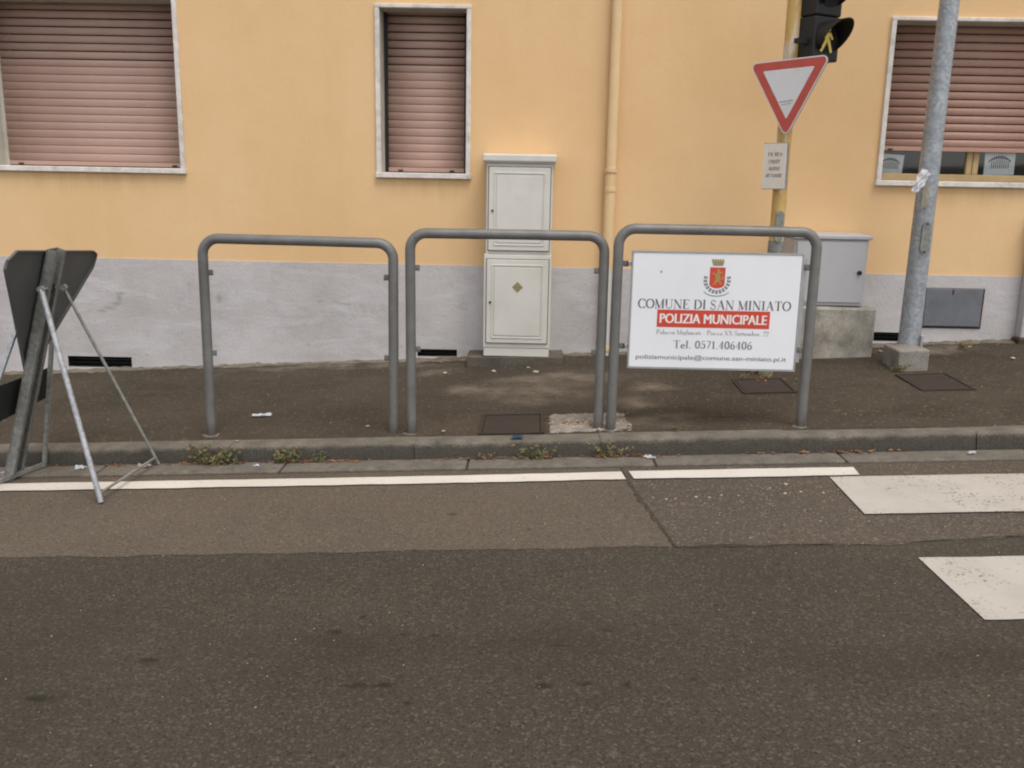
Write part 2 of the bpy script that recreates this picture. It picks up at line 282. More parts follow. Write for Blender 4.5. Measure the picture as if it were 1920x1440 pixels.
# ------------------------------------------------------------------ mesh helpers
class MB:
    """collects shapes; build() links them as one mesh object"""
    def __init__(s): s.bm = bmesh.new()
    def box(s, x0, x1, y0, y1, z0, z1, bev=0, seg=2, mtx=None):
        r = bmesh.ops.create_cube(s.bm, size=1)
        mm = Matrix.Translation(((x0+x1)/2, (y0+y1)/2, (z0+z1)/2)) @ Matrix.Diagonal((x1-x0, y1-y0, z1-z0, 1))
        bmesh.ops.transform(s.bm, matrix=(mtx @ mm) if mtx else mm, verts=r['verts'])
        if bev:
            es = list({e for v in r['verts'] for e in v.link_edges})
            bmesh.ops.bevel(s.bm, geom=es, offset=bev, segments=seg, affect='EDGES', profile=.5)
        return s
    def tube(s, pts, r, seg=14, cap=True):
        pts = [Vector(p) for p in pts]; rings = []
        rr = r if isinstance(r, (list, tuple)) else [r]*len(pts)
        prev = None
        for i, p in enumerate(pts):
            t = (pts[min(i+1, len(pts)-1)] - pts[max(i-1, 0)]).normalized()
            if prev is None: a = t.orthogonal().normalized()
            else: a = (prev - t*prev.dot(t)).normalized()
            prev = a; b = t.cross(a)
            rings.append([s.bm.verts.new(p + (a*math.cos(2*math.pi*k/seg) + b*math.sin(2*math.pi*k/seg))*rr[i]) for k in range(seg)])
        for i in range(len(rings)-1):
            for k in range(seg):
                f = s.bm.faces.new((rings[i][k], rings[i][(k+1) % seg], rings[i+1][(k+1) % seg], rings[i+1][k])); f.smooth = True
        if cap: s.bm.faces.new(rings[0][::-1]); s.bm.faces.new(rings[-1])
        return s
    def poly(s, pts):
        s.bm.faces.new([s.bm.verts.new(p) for p in pts]); return s
    def prism(s, outline, depth_vec, mtx=None):
        """closed outline (3D points) swept along depth_vec"""
        d = Vector(depth_vec); f = [Vector(p) for p in outline]
        if mtx: f = [mtx @ p for p in f]; d = mtx.to_3x3() @ d
        a = [s.bm.verts.new(p) for p in f]; b = [s.bm.verts.new(p + d) for p in f]
        s.bm.faces.new(a); s.bm.faces.new(b[::-1]); n = len(a)
        for i in range(n): s.bm.faces.new((a[i], b[i], b[(i+1) % n], a[(i+1) % n]))
        return s
    def grid(s, xs, ys, zf):
        vv = [[s.bm.verts.new((x, y, zf(x, y))) for x in xs] for y in ys]
        for j in range(len(ys)-1):
            for i in range(len(xs)-1): s.bm.faces.new((vv[j][i], vv[j][i+1], vv[j+1][i+1], vv[j+1][i]))
        return s
    def build(s, name, mat, parent=None, smooth=None, recalc=True):
        if recalc: bmesh.ops.recalc_face_normals(s.bm, faces=s.bm.faces)
        me = bpy.data.meshes.new(name); s.bm.to_mesh(me); s.bm.free(); me.materials.append(mat)
        if smooth:
            for p in me.polygons: p.use_smooth = True
            me.set_sharp_from_angle(angle=R(smooth))
        return link(name, me, parent)
def link(name, data, parent=None):
    o = bpy.data.objects.new(name, data); COL.objects.link(o)
    if parent:
        o.parent = parent; o.matrix_parent_inverse = parent.matrix_world.inverted()
    return o
def tag(o, label=None, cat=None, group=None, kind=None):
    for k, v in (('label', label), ('category', cat), ('group', group), ('kind', kind)):
        if v: o[k] = v
    return o
def thing(name, label, cat, loc=(0, 0, 0), group=None):
    o = link(name, None); o.location = loc; o.empty_display_size = .1
    o.matrix_world = Matrix.Translation(loc)
    return tag(o, label, cat, group)
def frange(a, b, n): return [a + (b-a)*i/n for i in range(n+1)]

G = .044
def gz(x, y=0): return G*x                                   # road surface
def pz(x, y):                                                # pavement surface
    t = (y-4.83)/2.32; return .10 + G*x + t*(.02 + .011*x)
KY = 4.83                                                    # kerb face
YW = 7.15                                                    # house front

# ------------------------------------------------------------------ ground, road, pavement
def shard(pts, zoff, name, mat, zf=gz):
    m = MB(); m.poly([(x, y, zf(x, y)+zoff) for x, y in pts]); o = m.build(name, mat); tag(o, kind='structure'); return o
o = MB().grid(frange(-500, 500, 10), frange(-500, 500, 10), lambda x, y: G*x-.30 if abs(x) < 450 else G*x-.30).build('ground', M['soil']); tag(o, kind='structure')
o = MB().grid(frange(-40, 40, 40), frange(-9, KY-.002, 20), lambda x, y: gz(x)).build('road', M['asphalt_new']); tag(o, kind='structure')

def wobble(xa, xb, y, amp, step=.06, seed=1):
    rnd = random.Random(seed); out = []; n = max(2, int(abs(xb-xa)/step)); d = 0
    for i in range(n+1):
        d = d*.7 + rnd.uniform(-amp, amp); out.append((xa+(xb-xa)*i/n, y+d))
    return out
joint = [(.505, 4.42), (.52, 4.30), (.535, 4.16), (.552, 4.02), (.57, 3.90), (.585, 3.78), (.602, 3.68), (.615, 3.585)]
def strip(top, bottom, zoff, name, mat):
    """sheet between two polylines with the same point count"""
    m = MB(); a = [m.bm.verts.new((x, y, gz(x)+zoff)) for x, y in top]; b = [m.bm.verts.new((x, y, gz(x)+zoff)) for x, y in bottom]
    for i in range(len(a)-1): m.bm.faces.new((b[i], b[i+1], a[i+1], a[i]))
    o = m.build(name, mat); return tag(o, kind='structure')
bot = wobble(-14, .611, 3.585, .008, .05, 3); n = len(bot)
top = [(x, 4.640) for x, y in bot]
top = [(-14 + (.486+14)*i/(n-1), 4.640) for i in range(n)]
strip(top, bot, .0018, 'old_asphalt_strip', M['asphalt_old'])
bot2 = [(x, y + max(0, (x-1.45))*.11) for x, y in wobble(.620, 16, 3.578, .012, .05, 5)]; n2 = len(bot2)
bot2 = [(x, min(y, 3.66)) for x, y in bot2]
top2 = [(.490 + (16-.490)*i/(n2-1), 4.640) for i in range(n2)]
strip(top2, bot2, .0018, 'asphalt_patch', M['asphalt_mid'])
# joint crack filled with dirt and moss
m = MB(); rnd = random.Random(2); pp = [(.488, 4.64)] + joint + [(.70, 3.57), (.86, 3.575), (1.0, 3.57), (1.2, 3.585), (1.42, 3.575), (1.62, 3.60), (1.85, 3.625), (2.1, 3.645), (2.5, 3.64)]
fine_pp = []
for i in range(len(pp)-1):
    for q in range(5): fine_pp.append((pp[i][0]+(pp[i+1][0]-pp[i][0])*q/5+rnd.gauss(0, .003), pp[i][1]+(pp[i+1][1]-pp[i][1])*q/5+rnd.gauss(0, .003)))
nj = len(joint)*5; ww = [max(.0015, rnd.gauss(.0038 if i < nj else .0026, .003)) for i in range(len(fine_pp))]
for i in range(len(fine_pp)-1):
    (xa, ya), (xb, yb) = fine_pp[i], fine_pp[i+1]; w0, w1 = ww[i], ww[i+1]; z = .0042
    if i < nj: m.poly([(xa-w0, ya, gz(xa)+z), (xa+w0, ya, gz(xa)+z), (xb+w1, yb, gz(xb)+z), (xb-w1, yb, gz(xb)+z)])
    else: m.poly([(xa, ya-w0*.5, gz(xa)+z), (xb, yb-w1*.5, gz(xb)+z), (xb, yb+w1*.5, gz(xb)+z), (xa, ya+w0*.5, gz(xa)+z)])
tag(m.build('road_crack', M['crack']), kind='structure')

# edge line and zebra stripes
for xa, xb, dt, db, sd in ((-14, .486, -.020, -.012, 8), (.524, 1.660, .006, .004, 18)):
    f = lambda pts, d: [(x, y + (d*min(1, (.6-x)/1.2) if x < .5 else d)) for x, y in pts]
    a, b = wobble(xa, xb, 4.560, .0022, .04, sd), wobble(xa+(.015 if xa > 0 else 0), xb-(.01 if xb > 1 else -.012), 4.437, .0028, .0399, sd+1)
    k = min(len(a), len(b)); a[k-1], b[k-1] = a[-1], b[-1]
    strip(f(a[:k], dt), f(b[:k], db), .0085, 'edge_line', M['line'])
for y0, y1, xl0, xl1, sd in ((3.905, 4.417, 1.490, 1.495, 11), (2.913, 3.432, 1.548, 1.535, 12), (1.93, 2.44, 1.575, 1.565, 13), (.95, 1.45, 1.60, 1.59, 14)):
    a = wobble(xl1, xl1+3.2, y1, .002, .04, sd); b = wobble(xl0, xl0+3.2, y0, .002, .04, sd+20)
    strip(a, b, .0085 if y1 > 3.6 else .0045, 'crosswalk_stripe', M['zebra'])

# gutter slabs
gut = link('gutter', None); tag(gut, kind='structure')
x = -14.1; rnd = random.Random(4); stops = [-14.1]
while x < 15: x += .985; stops.append(x)
for i in range(len(stops)-1):
    a, b = stops[i]+.005, stops[i+1]-.005
    m = MB(); dz = rnd.uniform(-.003, .003); ya = 4.655 + rnd.uniform(-.006, .006)
    m.box(0, b-a, ya-4.74, KY-.004-4.74, -.05, .010+dz, .006, 2)
    o = m.build('gutter_slab', M['gutter'], gut); o.location = (a, 4.74, gz(a)); o.rotation_euler = (R(rnd.uniform(-1, 1)), -math.atan(G), 0)
# kerb stones
kerb = link('kerb', None); tag(kerb, kind='structure')
x = -14.6; rnd = random.Random(6)
while x < 15:
    L = rnd.choice((.99, 1.0, 1.01)); m = MB(); secs = []; n = 26
    for q in range(n+1):
        u = (L-.001)*q/n; e = rnd.gauss(0, .0018); chip = abs(rnd.gauss(0, .012)) if rnd.random() < .14 else 0
        prof = [(0, -.2), (.002+e, .03), (.006+e, .083-chip*.5), (.009+e+chip*.3, .093-chip), (.016+chip, .0985), (.05, .100+rnd.gauss(0, .0008)), (.135, .100), (.135, -.2)]
        secs.append([m.bm.verts.new((u, a, b)) for a, b in prof])
    for q in range(n):
        for w in range(8): m.bm.faces.new((secs[q][w], secs[q][(w+1) % 8], secs[q+1][(w+1) % 8], secs[q+1][w]))
    m.bm.faces.new(secs[0]); m.bm.faces.new(secs[-1][::-1])
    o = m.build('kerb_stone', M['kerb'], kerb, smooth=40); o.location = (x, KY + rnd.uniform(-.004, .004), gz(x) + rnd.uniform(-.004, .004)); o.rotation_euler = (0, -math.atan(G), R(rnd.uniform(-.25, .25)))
    x += L
# pavement
def pav(x, y):
    return pz(x, y) - .004 + .004*math.sin(x*3.1+y*2.3)*math.sin(y*4.1-x) 
o = MB().grid(frange(-15, 15, 300), frange(KY+.125, YW+.05, 24), pav).build('pavement', M['pavement'], smooth=60); tag(o, kind='structure')
# crumbling mortar fillet at the foot of the house
m = MB(); rnd = random.Random(12); xs = frange(-12, 6.5, 420); rows = []
for x in xs:
    a = .004 + abs(rnd.gauss(0, .006)); h = .003 + abs(rnd.gauss(0, .006)); w = .03 + abs(rnd.gauss(0, .03))
    if x < -1.2 and x > -2.4: h *= .8
    rows.append([m.bm.verts.new((x, YW+.02, pz(x, YW)+a+h)), m.bm.verts.new((x, YW-w*.5, pz(x, YW)+h*.7)), m.bm.verts.new((x, YW-w-.03, pz(x, YW)-.012))])
for i in range(len(rows)-1):
    for k in range(2): m.bm.faces.new((rows[i][k], rows[i][k+1], rows[i+1][k+1], rows[i+1][k]))
tag(m.build('wall_foot_mortar', M['mortar']), kind='structure')

# ------------------------------------------------------------------ the house
BX0, BX1, BTOP = -11.5, 9.0, 6.4
house = thing('house', 'ochre plastered house front with grey plinth and pinkish roller shutters', 'building', (0, YW, 0))
def holed(x0, x1, z0, z1, holes):
    xs = sorted({x0, x1, *[h[0] for h in holes], *[h[1] for h in holes]}); zs = sorted({z0, z1, *[h[2] for h in holes], *[h[3] for h in holes]})
    for i in range(len(xs)-1):
        for j in range(len(zs)-1):
            cx, cz = (xs[i]+xs[i+1])/2, (zs[j]+zs[j+1])/2
            if not any(h[0] < cx < h[1] and h[2] < cz < h[3] for h in holes): yield xs[i], xs[i+1], zs[j], zs[j+1]
WIN = [(-4.11, -2.607, 1.456, 2.712), (-1.167, -.466, 1.456, 2.68), (2.546, 4.10, 1.466, 2.648)]
inner = [(a+.034, b-.034, c+.040, d-.026) for a, b, c, d in WIN]
PT = .812
m = MB()
for a, b, c, d in holed(BX0, BX1, PT-.05, BTOP, inner): m.poly([(a, YW, c), (b, YW, c), (b, YW, d), (a, YW, d)])
m.box(BX0, BX0+.3, YW+.001, YW+8, -1, BTOP-.001); m.box(BX1-.3, BX1, YW+.001, YW+8, -1, BTOP-.001); m.box(BX0, BX1, YW+8, YW+8.3, -1, BTOP)
bmesh.ops.remove_doubles(m.bm, verts=m.bm.verts, dist=.0001)
m.build('wall', M['wall'], house, recalc=True)
VENT = [(-3.627, -3.122, -.045, .040), (-.867, -.558, .100, .157), (2.649, 2.955, .297, .366)]
m = MB()
for a, b, c, d in holed(BX0-.004, BX1+.004, -1.0, PT, VENT): m.poly([(a, YW-.006, c), (b, YW-.006, c), (b, YW-.006, d), (a, YW-.006, d)])
m.poly([(BX0-.004, YW-.006, PT), (BX1+.004, YW-.006, PT), (BX1+.004, YW+.001, PT), (BX0-.004, YW+.001, PT)])
m.build('plinth', M['plinth'], house)
for a, b, c, d in VENT:
    m = MB(); y0, y1 = YW-.006, YW+.16
    for q in ([(a, y0, c), (a, y1, c), (a, y1, d), (a, y0, d)], [(b, y0, c), (b, y0, d), (b, y1, d), (b, y1, c)], [(a, y0, d), (a, y1, d), (b, y1, d), (b, y0, d)], [(a, y0, c), (b, y0, c), (b, y1, c), (a, y1, c)], [(a, y1, c), (b, y1, c), (b, y1, d), (a, y1, d)]): m.poly(q)
    v = m.build('vent', M['dark'], house)
    for zz in frange(c, d, 3)[1:-1]:
        MB().box(a+.004, b-.004, YW+.03, YW+.05, zz-.003, zz+.003).build('grille_bar', M['blackp'], v)
rf = MB().box(BX0-.4, BX1+.4, YW-.35, YW+8.6, BTOP+.002, BTOP+.22, .02).build('roof', M['reveal'], house)

def make_slat(w, h, mat, cv=1):
    """curved roller-shutter slat, origin at its bottom left, facing -Y"""
    me = bpy.data.meshes.new('slat'); bm = bmesh.new(); prof = [(.006*cv, 0), (.001*cv, .15), (-.0045*cv, .42), (-.0045*cv, .66), (0, .90), (.007*cv, 1.0), (.013, 1.0), (.013, 0)]
    L = [bm.verts.new((0, y, z*h)) for y, z in prof]; Rr = [bm.verts.new((w, y, z*h)) for y, z in prof]; n = len(prof)
    for i in range(n):
        f = bm.faces.new((L[i], L[(i+1) % n], Rr[(i+1) % n], Rr[i])); f.smooth = i < 5
    bm.faces.new(L[::-1]); bm.faces.new(Rr); bmesh.ops.recalc_face_normals(bm, faces=bm.faces); bm.to_mesh(me); bm.free(); me.materials.append(mat)
    return me
SHD = .20   # depth of the shutter behind the house front
PITCH = .0580
for wi, ((a, b, c, d), (ia, ib, ic, id_)) in enumerate(zip(WIN, inner)):
    # stone surround, four pieces, proud of the plaster
    m = MB(); y0, y1 = YW-.022, YW+.03
    m.box(a, ia, y0, y1, ic, id_, .003, 1); m.box(ib, b, y0, y1, ic, id_, .003, 1)
    m.box(a, b, y0-.001, y1, id_+.0005, d, .003, 1); m.box(a-.006, b+.006, y0-.012, y1, c, ic-.0005, .004, 1)
    w = m.build('window', M['stone'], house)
    w['label'] = ['wide window with shutter fully down', 'narrow window with shutter fully down', 'wide window with shutter partly raised over paper notices'][wi]
    # reveals
    m = MB(); r0, r1 = YW+.0302, YW+.42
    m.poly([(ia, r0, ic), (ia, r1, ic), (ia, r1, id_), (ia, r0, id_)]); m.poly([(ib, r0, ic), (ib, r0, id_), (ib, r1, id_), (ib, r1, ic)])
    m.poly([(ia, r0, id_), (ia, r1, id_), (ib, r1, id_), (ib, r0, id_)]); m.poly([(ia, r0, ic), (ib, r0, ic), (ib, r1, ic), (ia, r1, ic)])
    m.build('reveal', M['reveal'], w, recalc=False)
    for gx in (ia+.001, ib-.027): MB().box(gx, gx+.026, YW+SHD-.012, YW+SHD+.035, ic+.001, id_-.001).build('guide_rail', M['blackp'] if wi == 1 else M['reveal'], w)
    zb = ic + .006 if wi < 2 else 1.725
    smat = M['slat_red'] if wi == 2 else M['slat']
    sw = ib - ia - .030
    MB().box(ia+.016, ib-.016, YW+SHD-.006, YW+SHD+.016, zb, zb+.032, .004, 2).build('bottom_rail', smat, w)
    for sx in (ia+.12, ib-.12):
        MB().box(sx-.018, sx+.018, YW+SHD-.024, YW+SHD-.006, zb+.002, zb+.016, .003, 1).build('stop', M['rust'], w)
    me_c = make_slat(sw, PITCH-.0010, smat, .42); me_o = make_slat(sw, PITCH-.0068, smat, .8)
    z = zb + .0335; n = 0
    while z < id_ + .02:
        openish = (z > ic + .70) if wi < 2 else True
        so = link('slat', me_o if openish else me_c, w); so.location = (0, 0, 0)
        so.matrix_world = Matrix.Translation((ia+.015 + random.uniform(-.001, .001), YW+SHD + random.uniform(-.0012, .0012), z)) @ Matrix.Rotation(random.uniform(-.0008, .0008), 4, 'Y')
        z += PITCH; n += 1
    if wi < 2:
        MB().box(ia-.05, ib+.05, YW+.421, YW+.44, ic-.05, id_+.05).build('backing', M['dark'], w)
    else:
        # timber sash: outer rails, mullions, glass, dim room behind
        ys0, ys1 = YW+.23, YW+.28; mx = 3.352
        fr = MB(); fr.box(ia+.001, ib-.001, ys0, ys1, ic+.001, ic+.052, .004, 1); fr.build('sash_rail', M['sash'], w)
        for xm, hw in ((ia+.02, .019), (ib-.02, .019), (mx-.026, .022), (mx+.022, .022)):
            MB().box(xm-hw, xm+hw, ys0+.002, ys1-.002, ic+.0525, id_-.002, .004, 1).build('sash_stile', M['sash'], w)
        for xa, xb in ((ia+.0395, mx-.0485), (mx+.0445, ib-.0395)):
            MB().box(xa, xb, ys0+.022, ys0+.026, ic+.053, id_-.002).build('pane', M['glass'], w)
        m = MB(); q0, q1, yr = ia, ib, YW+1.6
        for q in ([(q0-1, yr, .5), (q1+1, yr, .5), (q1+1, yr, 3), (q0-1, yr, 3)], [(q0-1, r1, .5), (q0-1, yr, .5), (q0-1, yr, 3), (q0-1, r1, 3)], [(q1+1, r1, .5), (q1+1, r1, 3), (q1+1, yr, 3), (q1+1, yr, .5)], [(q0-1, r1, 3), (q0-1, yr, 3), (q1+1, yr, 3), (q1+1, r1, 3)], [(q0-1, r1, .5), (q1+1, r1, .5), (q1+1, yr, .5), (q0-1, yr, .5)]): m.poly(q)
        m.build('room', M['curtain'], w)
# downpipe: straight upper run, collar, thinner lower run
xp = .582; yp = YW-.052
dp = MB().tube([(xp-.003, yp, 1.50), (xp-.003, yp, BTOP)], .0375, 20).build('downpipe', M['pipe'], house, smooth=40)
m = MB().tube([(xp-.005, yp, PT+.004), (xp-.004, yp, 1.502)], .041, 20); m.build('lower_pipe', M['pipe'], dp, smooth=40)
m = MB().tube([(xp-.006, yp, pz(xp, yp)-.02), (xp-.005, yp, PT+.003)], .041, 20); m.build('foot_pipe', M['cab'], dp, smooth=40)
for zc, rr in ((1.54, .047), (1.40, .0455), (.2, .045)):
    m = MB().tube([(xp-.004, yp, zc-.014), (xp-.004, yp, zc+.014)], rr, 20); m.box(xp-.02, xp+.01, yp+.03, YW-.001, zc-.008, zc+.008); m.build('clamp', M['pipe'], dp, smooth=40)
# metal hatch in the plinth
HA, HB, HC, HD = 3.008, 3.440, .425, .712
hx = MB().box(HA-.008, HB+.012, YW-.010, YW-.0065, HC-.018, HD+.004).build('hatch', M['rust'], house)
m = MB().box(HA, HB-.004, YW-.022, YW-.0105, HC, HD, .003, 1); 
m.build('cover_plate', M['hatch'], hx); MB().box(3.205, 3.213, YW-.028, YW-.0225, HD-.045, HD-.004).build('latch', M['rust'], hx)

# ------------------------------------------------------------------ two-storey meter cabinet
cx0, cx1, cyf, cyb = -.338, .150, 6.86, YW-.008
cab = thing('meter_cabinet', 'tall cream double meter cabinet standing against the ochre wall', 'cabinet', ((cx0+cx1)/2, 7.0, .13))
st = MB().box(-.46, .26, 6.815, YW-.002, .0, .175, .012, 2); 
for v in st.bm.verts:
    if v.co.z > .1: v.co.z = .168 + .018*v.co.x + random.uniform(-.006, .002)
st.build('concrete_step', M['step'], cab)
MB().box(cx0, cx1, cyf, cyb, .168, .232, .004, 1).build('foot', M['cab'], cab)
MB().box(cx0-.004, cx1+.004, cyf-.004, cyb, .2325, .925, .006, 2).build('lower_body', M['cab'], cab)
MB().box(cx0+.008, cx1-.002, cyf+.002, cyb, .9255, 1.575, .006, 2).build('upper_body', M['cab'], cab)
m = MB(); m.box(cx0-.022, cx1+.022, cyf-.030, cyb, 1.583, 1.640, .012, 2); m.box(cx0-.004, cx1+.008, cyf-.012, cyb-.003, 1.5755, 1.5825); m.build('cap', M['cab'], cab)
def cab_door(x0, x1, z0, z1, yf, emblem, key):
    MB().box(x0-.005, x1+.005, yf-.0015, yf+.002, z0-.005, z1+.005).build('door_gap', M['dark'], cab)
    m = MB(); m.box(x0, x1, yf-.014, yf-.002, z0, z1, .004, 2)
    i = .036
    # raised rim moulding
    for (a, b, c, d) in ((x0+i, x1-i, z0+i, z0+i+.010), (x0+i, x1-i, z1-i-.010, z1-i), (x0+i, x0+i+.010, z0+i+.0105, z1-i-.0105), (x1-i-.010, x1-i, z0+i+.0105, z1-i-.0105)):
        m.box(a, b, yf-.019, yf-.0145, c, d, .0016, 1)
    i = .056; m.box(x0+i, x1-i, yf-.0185, yf-.0143, z0+i, z1-i, .003, 2)
    d = m.build('door', M['cab'], cab)
    k = MB().tube([(key[0], yf-.0142, key[1]), (key[0], yf-.020, key[1])], .0085, 12); k.build('lock', M['blackp'], d)
    ex, ez, em, s = emblem
    e = MB().prism([(ex-s, yf-.0187, ez), (ex, yf-.0187, ez-s), (ex+s, yf-.0187, ez), (ex, yf-.0187, ez+s)], (0, -.0012, 0)); e.build('emblem', em, d)
cab_door(cx0+.018, cx1-.018, .272, .890, cyf-.004, (-.093, .690, M['brass'], .040), (cx0+.045, .575))
cab_door(cx0+.026, cx1-.020, .955, 1.548, cyf+.002, (-.075, 1.36, M['cab'], .050), (cx0+.053, 1.24))

# ------------------------------------------------------------------ grey cabinet on concrete base
bz0 = pz(2.2, 6.78)-.06
cb = MB().box(1.86, 2.505, 6.745, YW-.010, bz0, .602, .02, 3)
for v in cb.bm.verts: v.co += Vector((random.uniform(-.004, .004), random.uniform(-.004, .004), random.uniform(-.006, .006) if v.co.z > .4 else 0))
cb = cb.build('concrete_base', M['base']); tag(cb, 'stained mossy concrete block carrying the grey cabinet', 'concrete block')
gc = thing('utility_cabinet', 'pale grey metal cabinet on a stained concrete block beside the sign', 'cabinet', (2.15, 6.9, .602))
MB().box(1.890, 2.415, 6.785, YW-.02, .6095, 1.085, .006, 2).build('body', M['cabgrey'], gc)
MB().box(1.876, 2.437, 6.762, YW-.012, 1.0855, 1.118, .008, 2).build('lid', M['cabgrey'], gc)
dr = MB().box(1.905, 2.400, 6.772, 6.784, .635, 1.068, .004, 2).build('door', M['cabgrey'], gc)
MB().tube([(2.362, 6.7715, .852), (2.362, 6.758, .852)], .016, 16).build('lock', M['blackp'], dr)
# second cabinet cut by the right edge
rc = thing('side_cabinet', 'greenish grey cabinet at the right edge below the raised shutter', 'cabinet', (3.95, 6.9, .3))
fz = pz(3.9, 6.85)
MB().box(3.715, 4.30, 7.045, YW-.009, fz+.03, 1.22, .01, 2).build('body', M['cabgrey'], rc)
MB().box(3.695, 4.32, 7.02, YW-.0085, fz-.05, fz+.029, .008, 2).build('foot', M['rust'], rc)
MB().box(3.697, 4.32, 7.02, YW-.0085, 1.2205, 1.26, .01, 2).build('lid', M['footing'], rc)

# ------------------------------------------------------------------ three tubular barriers
BAR = [(-1.790, -.752, 5.075, 1.127, 'leftmost empty grey tube barrier hoop, next to the folding road sign'),
       (-.648, .398, 5.05, 1.183, 'middle empty grey tube barrier hoop, in front of the cream cabinet'),
       (.466, 1.516, 5.03, 1.228, 'grey tube barrier hoop holding the white police board')]
for bi, (xa, xb, y, zt, lab) in enumerate(BAR):
    b = thing('tube_barrier', lab, 'barrier', ((xa+xb)/2, y, pz((xa+xb)/2, y)), 'tubular barriers along the kerb')
    rr = .088; pts = [(xa + [-.003, .0, .002][bi], y, pz(xa, y)-.05), (xa, y, zt-rr-.25)]
    pts = [(xa, y, pz(xa, y)-.05), (xa, y, (pz(xa, y)+zt)/2)]
    for k in range(9): t = math.pi/2*k/8; pts.append((xa+rr-rr*math.cos(t), y, zt-rr+rr*math.sin(t)))
    pts.append(((xa+xb)/2, y, zt+.001))
    for k in range(9): t = math.pi/2*k/8; pts.append((xb-rr+rr*math.sin(t), y, zt-rr+rr*math.cos(t)))
    pts += [(xb, y, (pz(xb, y)+zt)/2), (xb, y, pz(xb, y)-.05)]
    MB().tube(pts, .0275, 18).build('tube_frame', M['rail'], b, smooth=50)
    for sx, d in ((xa, 1), (xb, -1)):
        for zz in (zt-.185, zt-.632):
            m = MB(); x0, x1 = sorted((sx+d*.022, sx+d*(.052 if bi < 2 else .058)))
            m.box(x0, x1, y-.004, y+.004, zz-.016, zz+.016, .002, 1)
            m.tube([(sx+d*.042, y-.010, zz), (sx+d*.042, y+.010, zz)], .007, 8); m.build('lug', M['rail'], b)
    b.rotation_euler = [(R(.5), R(.45), 0), (R(-.3), R(-.15), R(.2)), (0, R(.1), 0)][bi]
    for sx in (xa, xb):
        m = MB(); n = 14; rnd = random.Random(int(sx*100)+500)
        pr = [(sx+math.cos(k/n*6.283)*(.042+rnd.uniform(-.012, .012)), y+math.sin(k/n*6.283)*(.045+rnd.uniform(-.01, .01)), pz(sx, y)-.004) for k in range(n)]
        c = m.bm.verts.new((sx, y, pz(sx, y)+.008)); vs = [m.bm.verts.new(p) for p in pr]
        for k in range(n): m.bm.faces.new((c, vs[k], vs[(k+1) % n]))
        m.build('footing', M['mortar'], b)

# ------------------------------------------------------------------ lettering
def text_mesh(body, size=1, bold=0., spacing=1.0):
    cu = bpy.data.curves.new('text', 'FONT'); cu.body = body; cu.size = size; cu.offset = bold; cu.space_character = spacing; cu.resolution_u = 3
    ob = bpy.data.objects.new('text', cu); COL.objects.link(ob)
    me = bpy.data.meshes.new_from_object(ob.evaluated_get(bpy.context.evaluated_depsgraph_get()))
    bpy.data.objects.remove(ob); bpy.data.curves.remove(cu); return me
def fit_text(name, body, x0, x1, z0, z1, y, mat, parent, bold=0., spacing=1.0, fat=0.):
    """sans lettering fitted to a box on a plane facing -Y"""
    me = text_mesh(body, 1, bold, spacing); xs = [v.co.x for v in me.vertices]; ys = [v.co.y for v in me.vertices]
    ax, bx, ay, by = min(xs), max(xs), min(ys), max(ys)
    for v in me.vertices: v.co = ((v.co.x-ax)/(bx-ax)*(x1-x0)+x0, y, (v.co.y-ay)/(by-ay)*(z1-z0)+z0)
    me.materials.clear(); me.materials.append(mat); me.name = name
    if fat:     # heavier strokes: the same outline again, nudged sideways and a hair forward
        bm = bmesh.new(); bm.from_mesh(me)
        for k, dx in enumerate((-fat, fat, -fat*.5, fat*.5)):
            r = bmesh.ops.duplicate(bm, geom=[f for f in bm.faces if not f.tag]); new = [g for g in r['geom'] if isinstance(g, bmesh.types.BMFace)]
            for f in new: f.tag = True
            for v in {v for f in new for v in f.verts}: v.co.x += dx; v.co.y -= .00005*(k+1)
            for f in new: f.tag = True
        bm.to_mesh(me); bm.free()
    return link(name, me, parent)
def arc(cx, cy, rx, ry, a0, a1, n=14): return [(cx+rx*math.cos(R(a0+(a1-a0)*i/n)), cy+ry*math.sin(R(a0+(a1-a0)*i/n))) for i in range(n+1)]
TK, TN = .175, .05     # thick and thin strokes of the serif letters
def L(*p): return list(p)
def sf(x, y, w=.13): return ([(x-w, y), (x+w, y)], .05)      # a serif
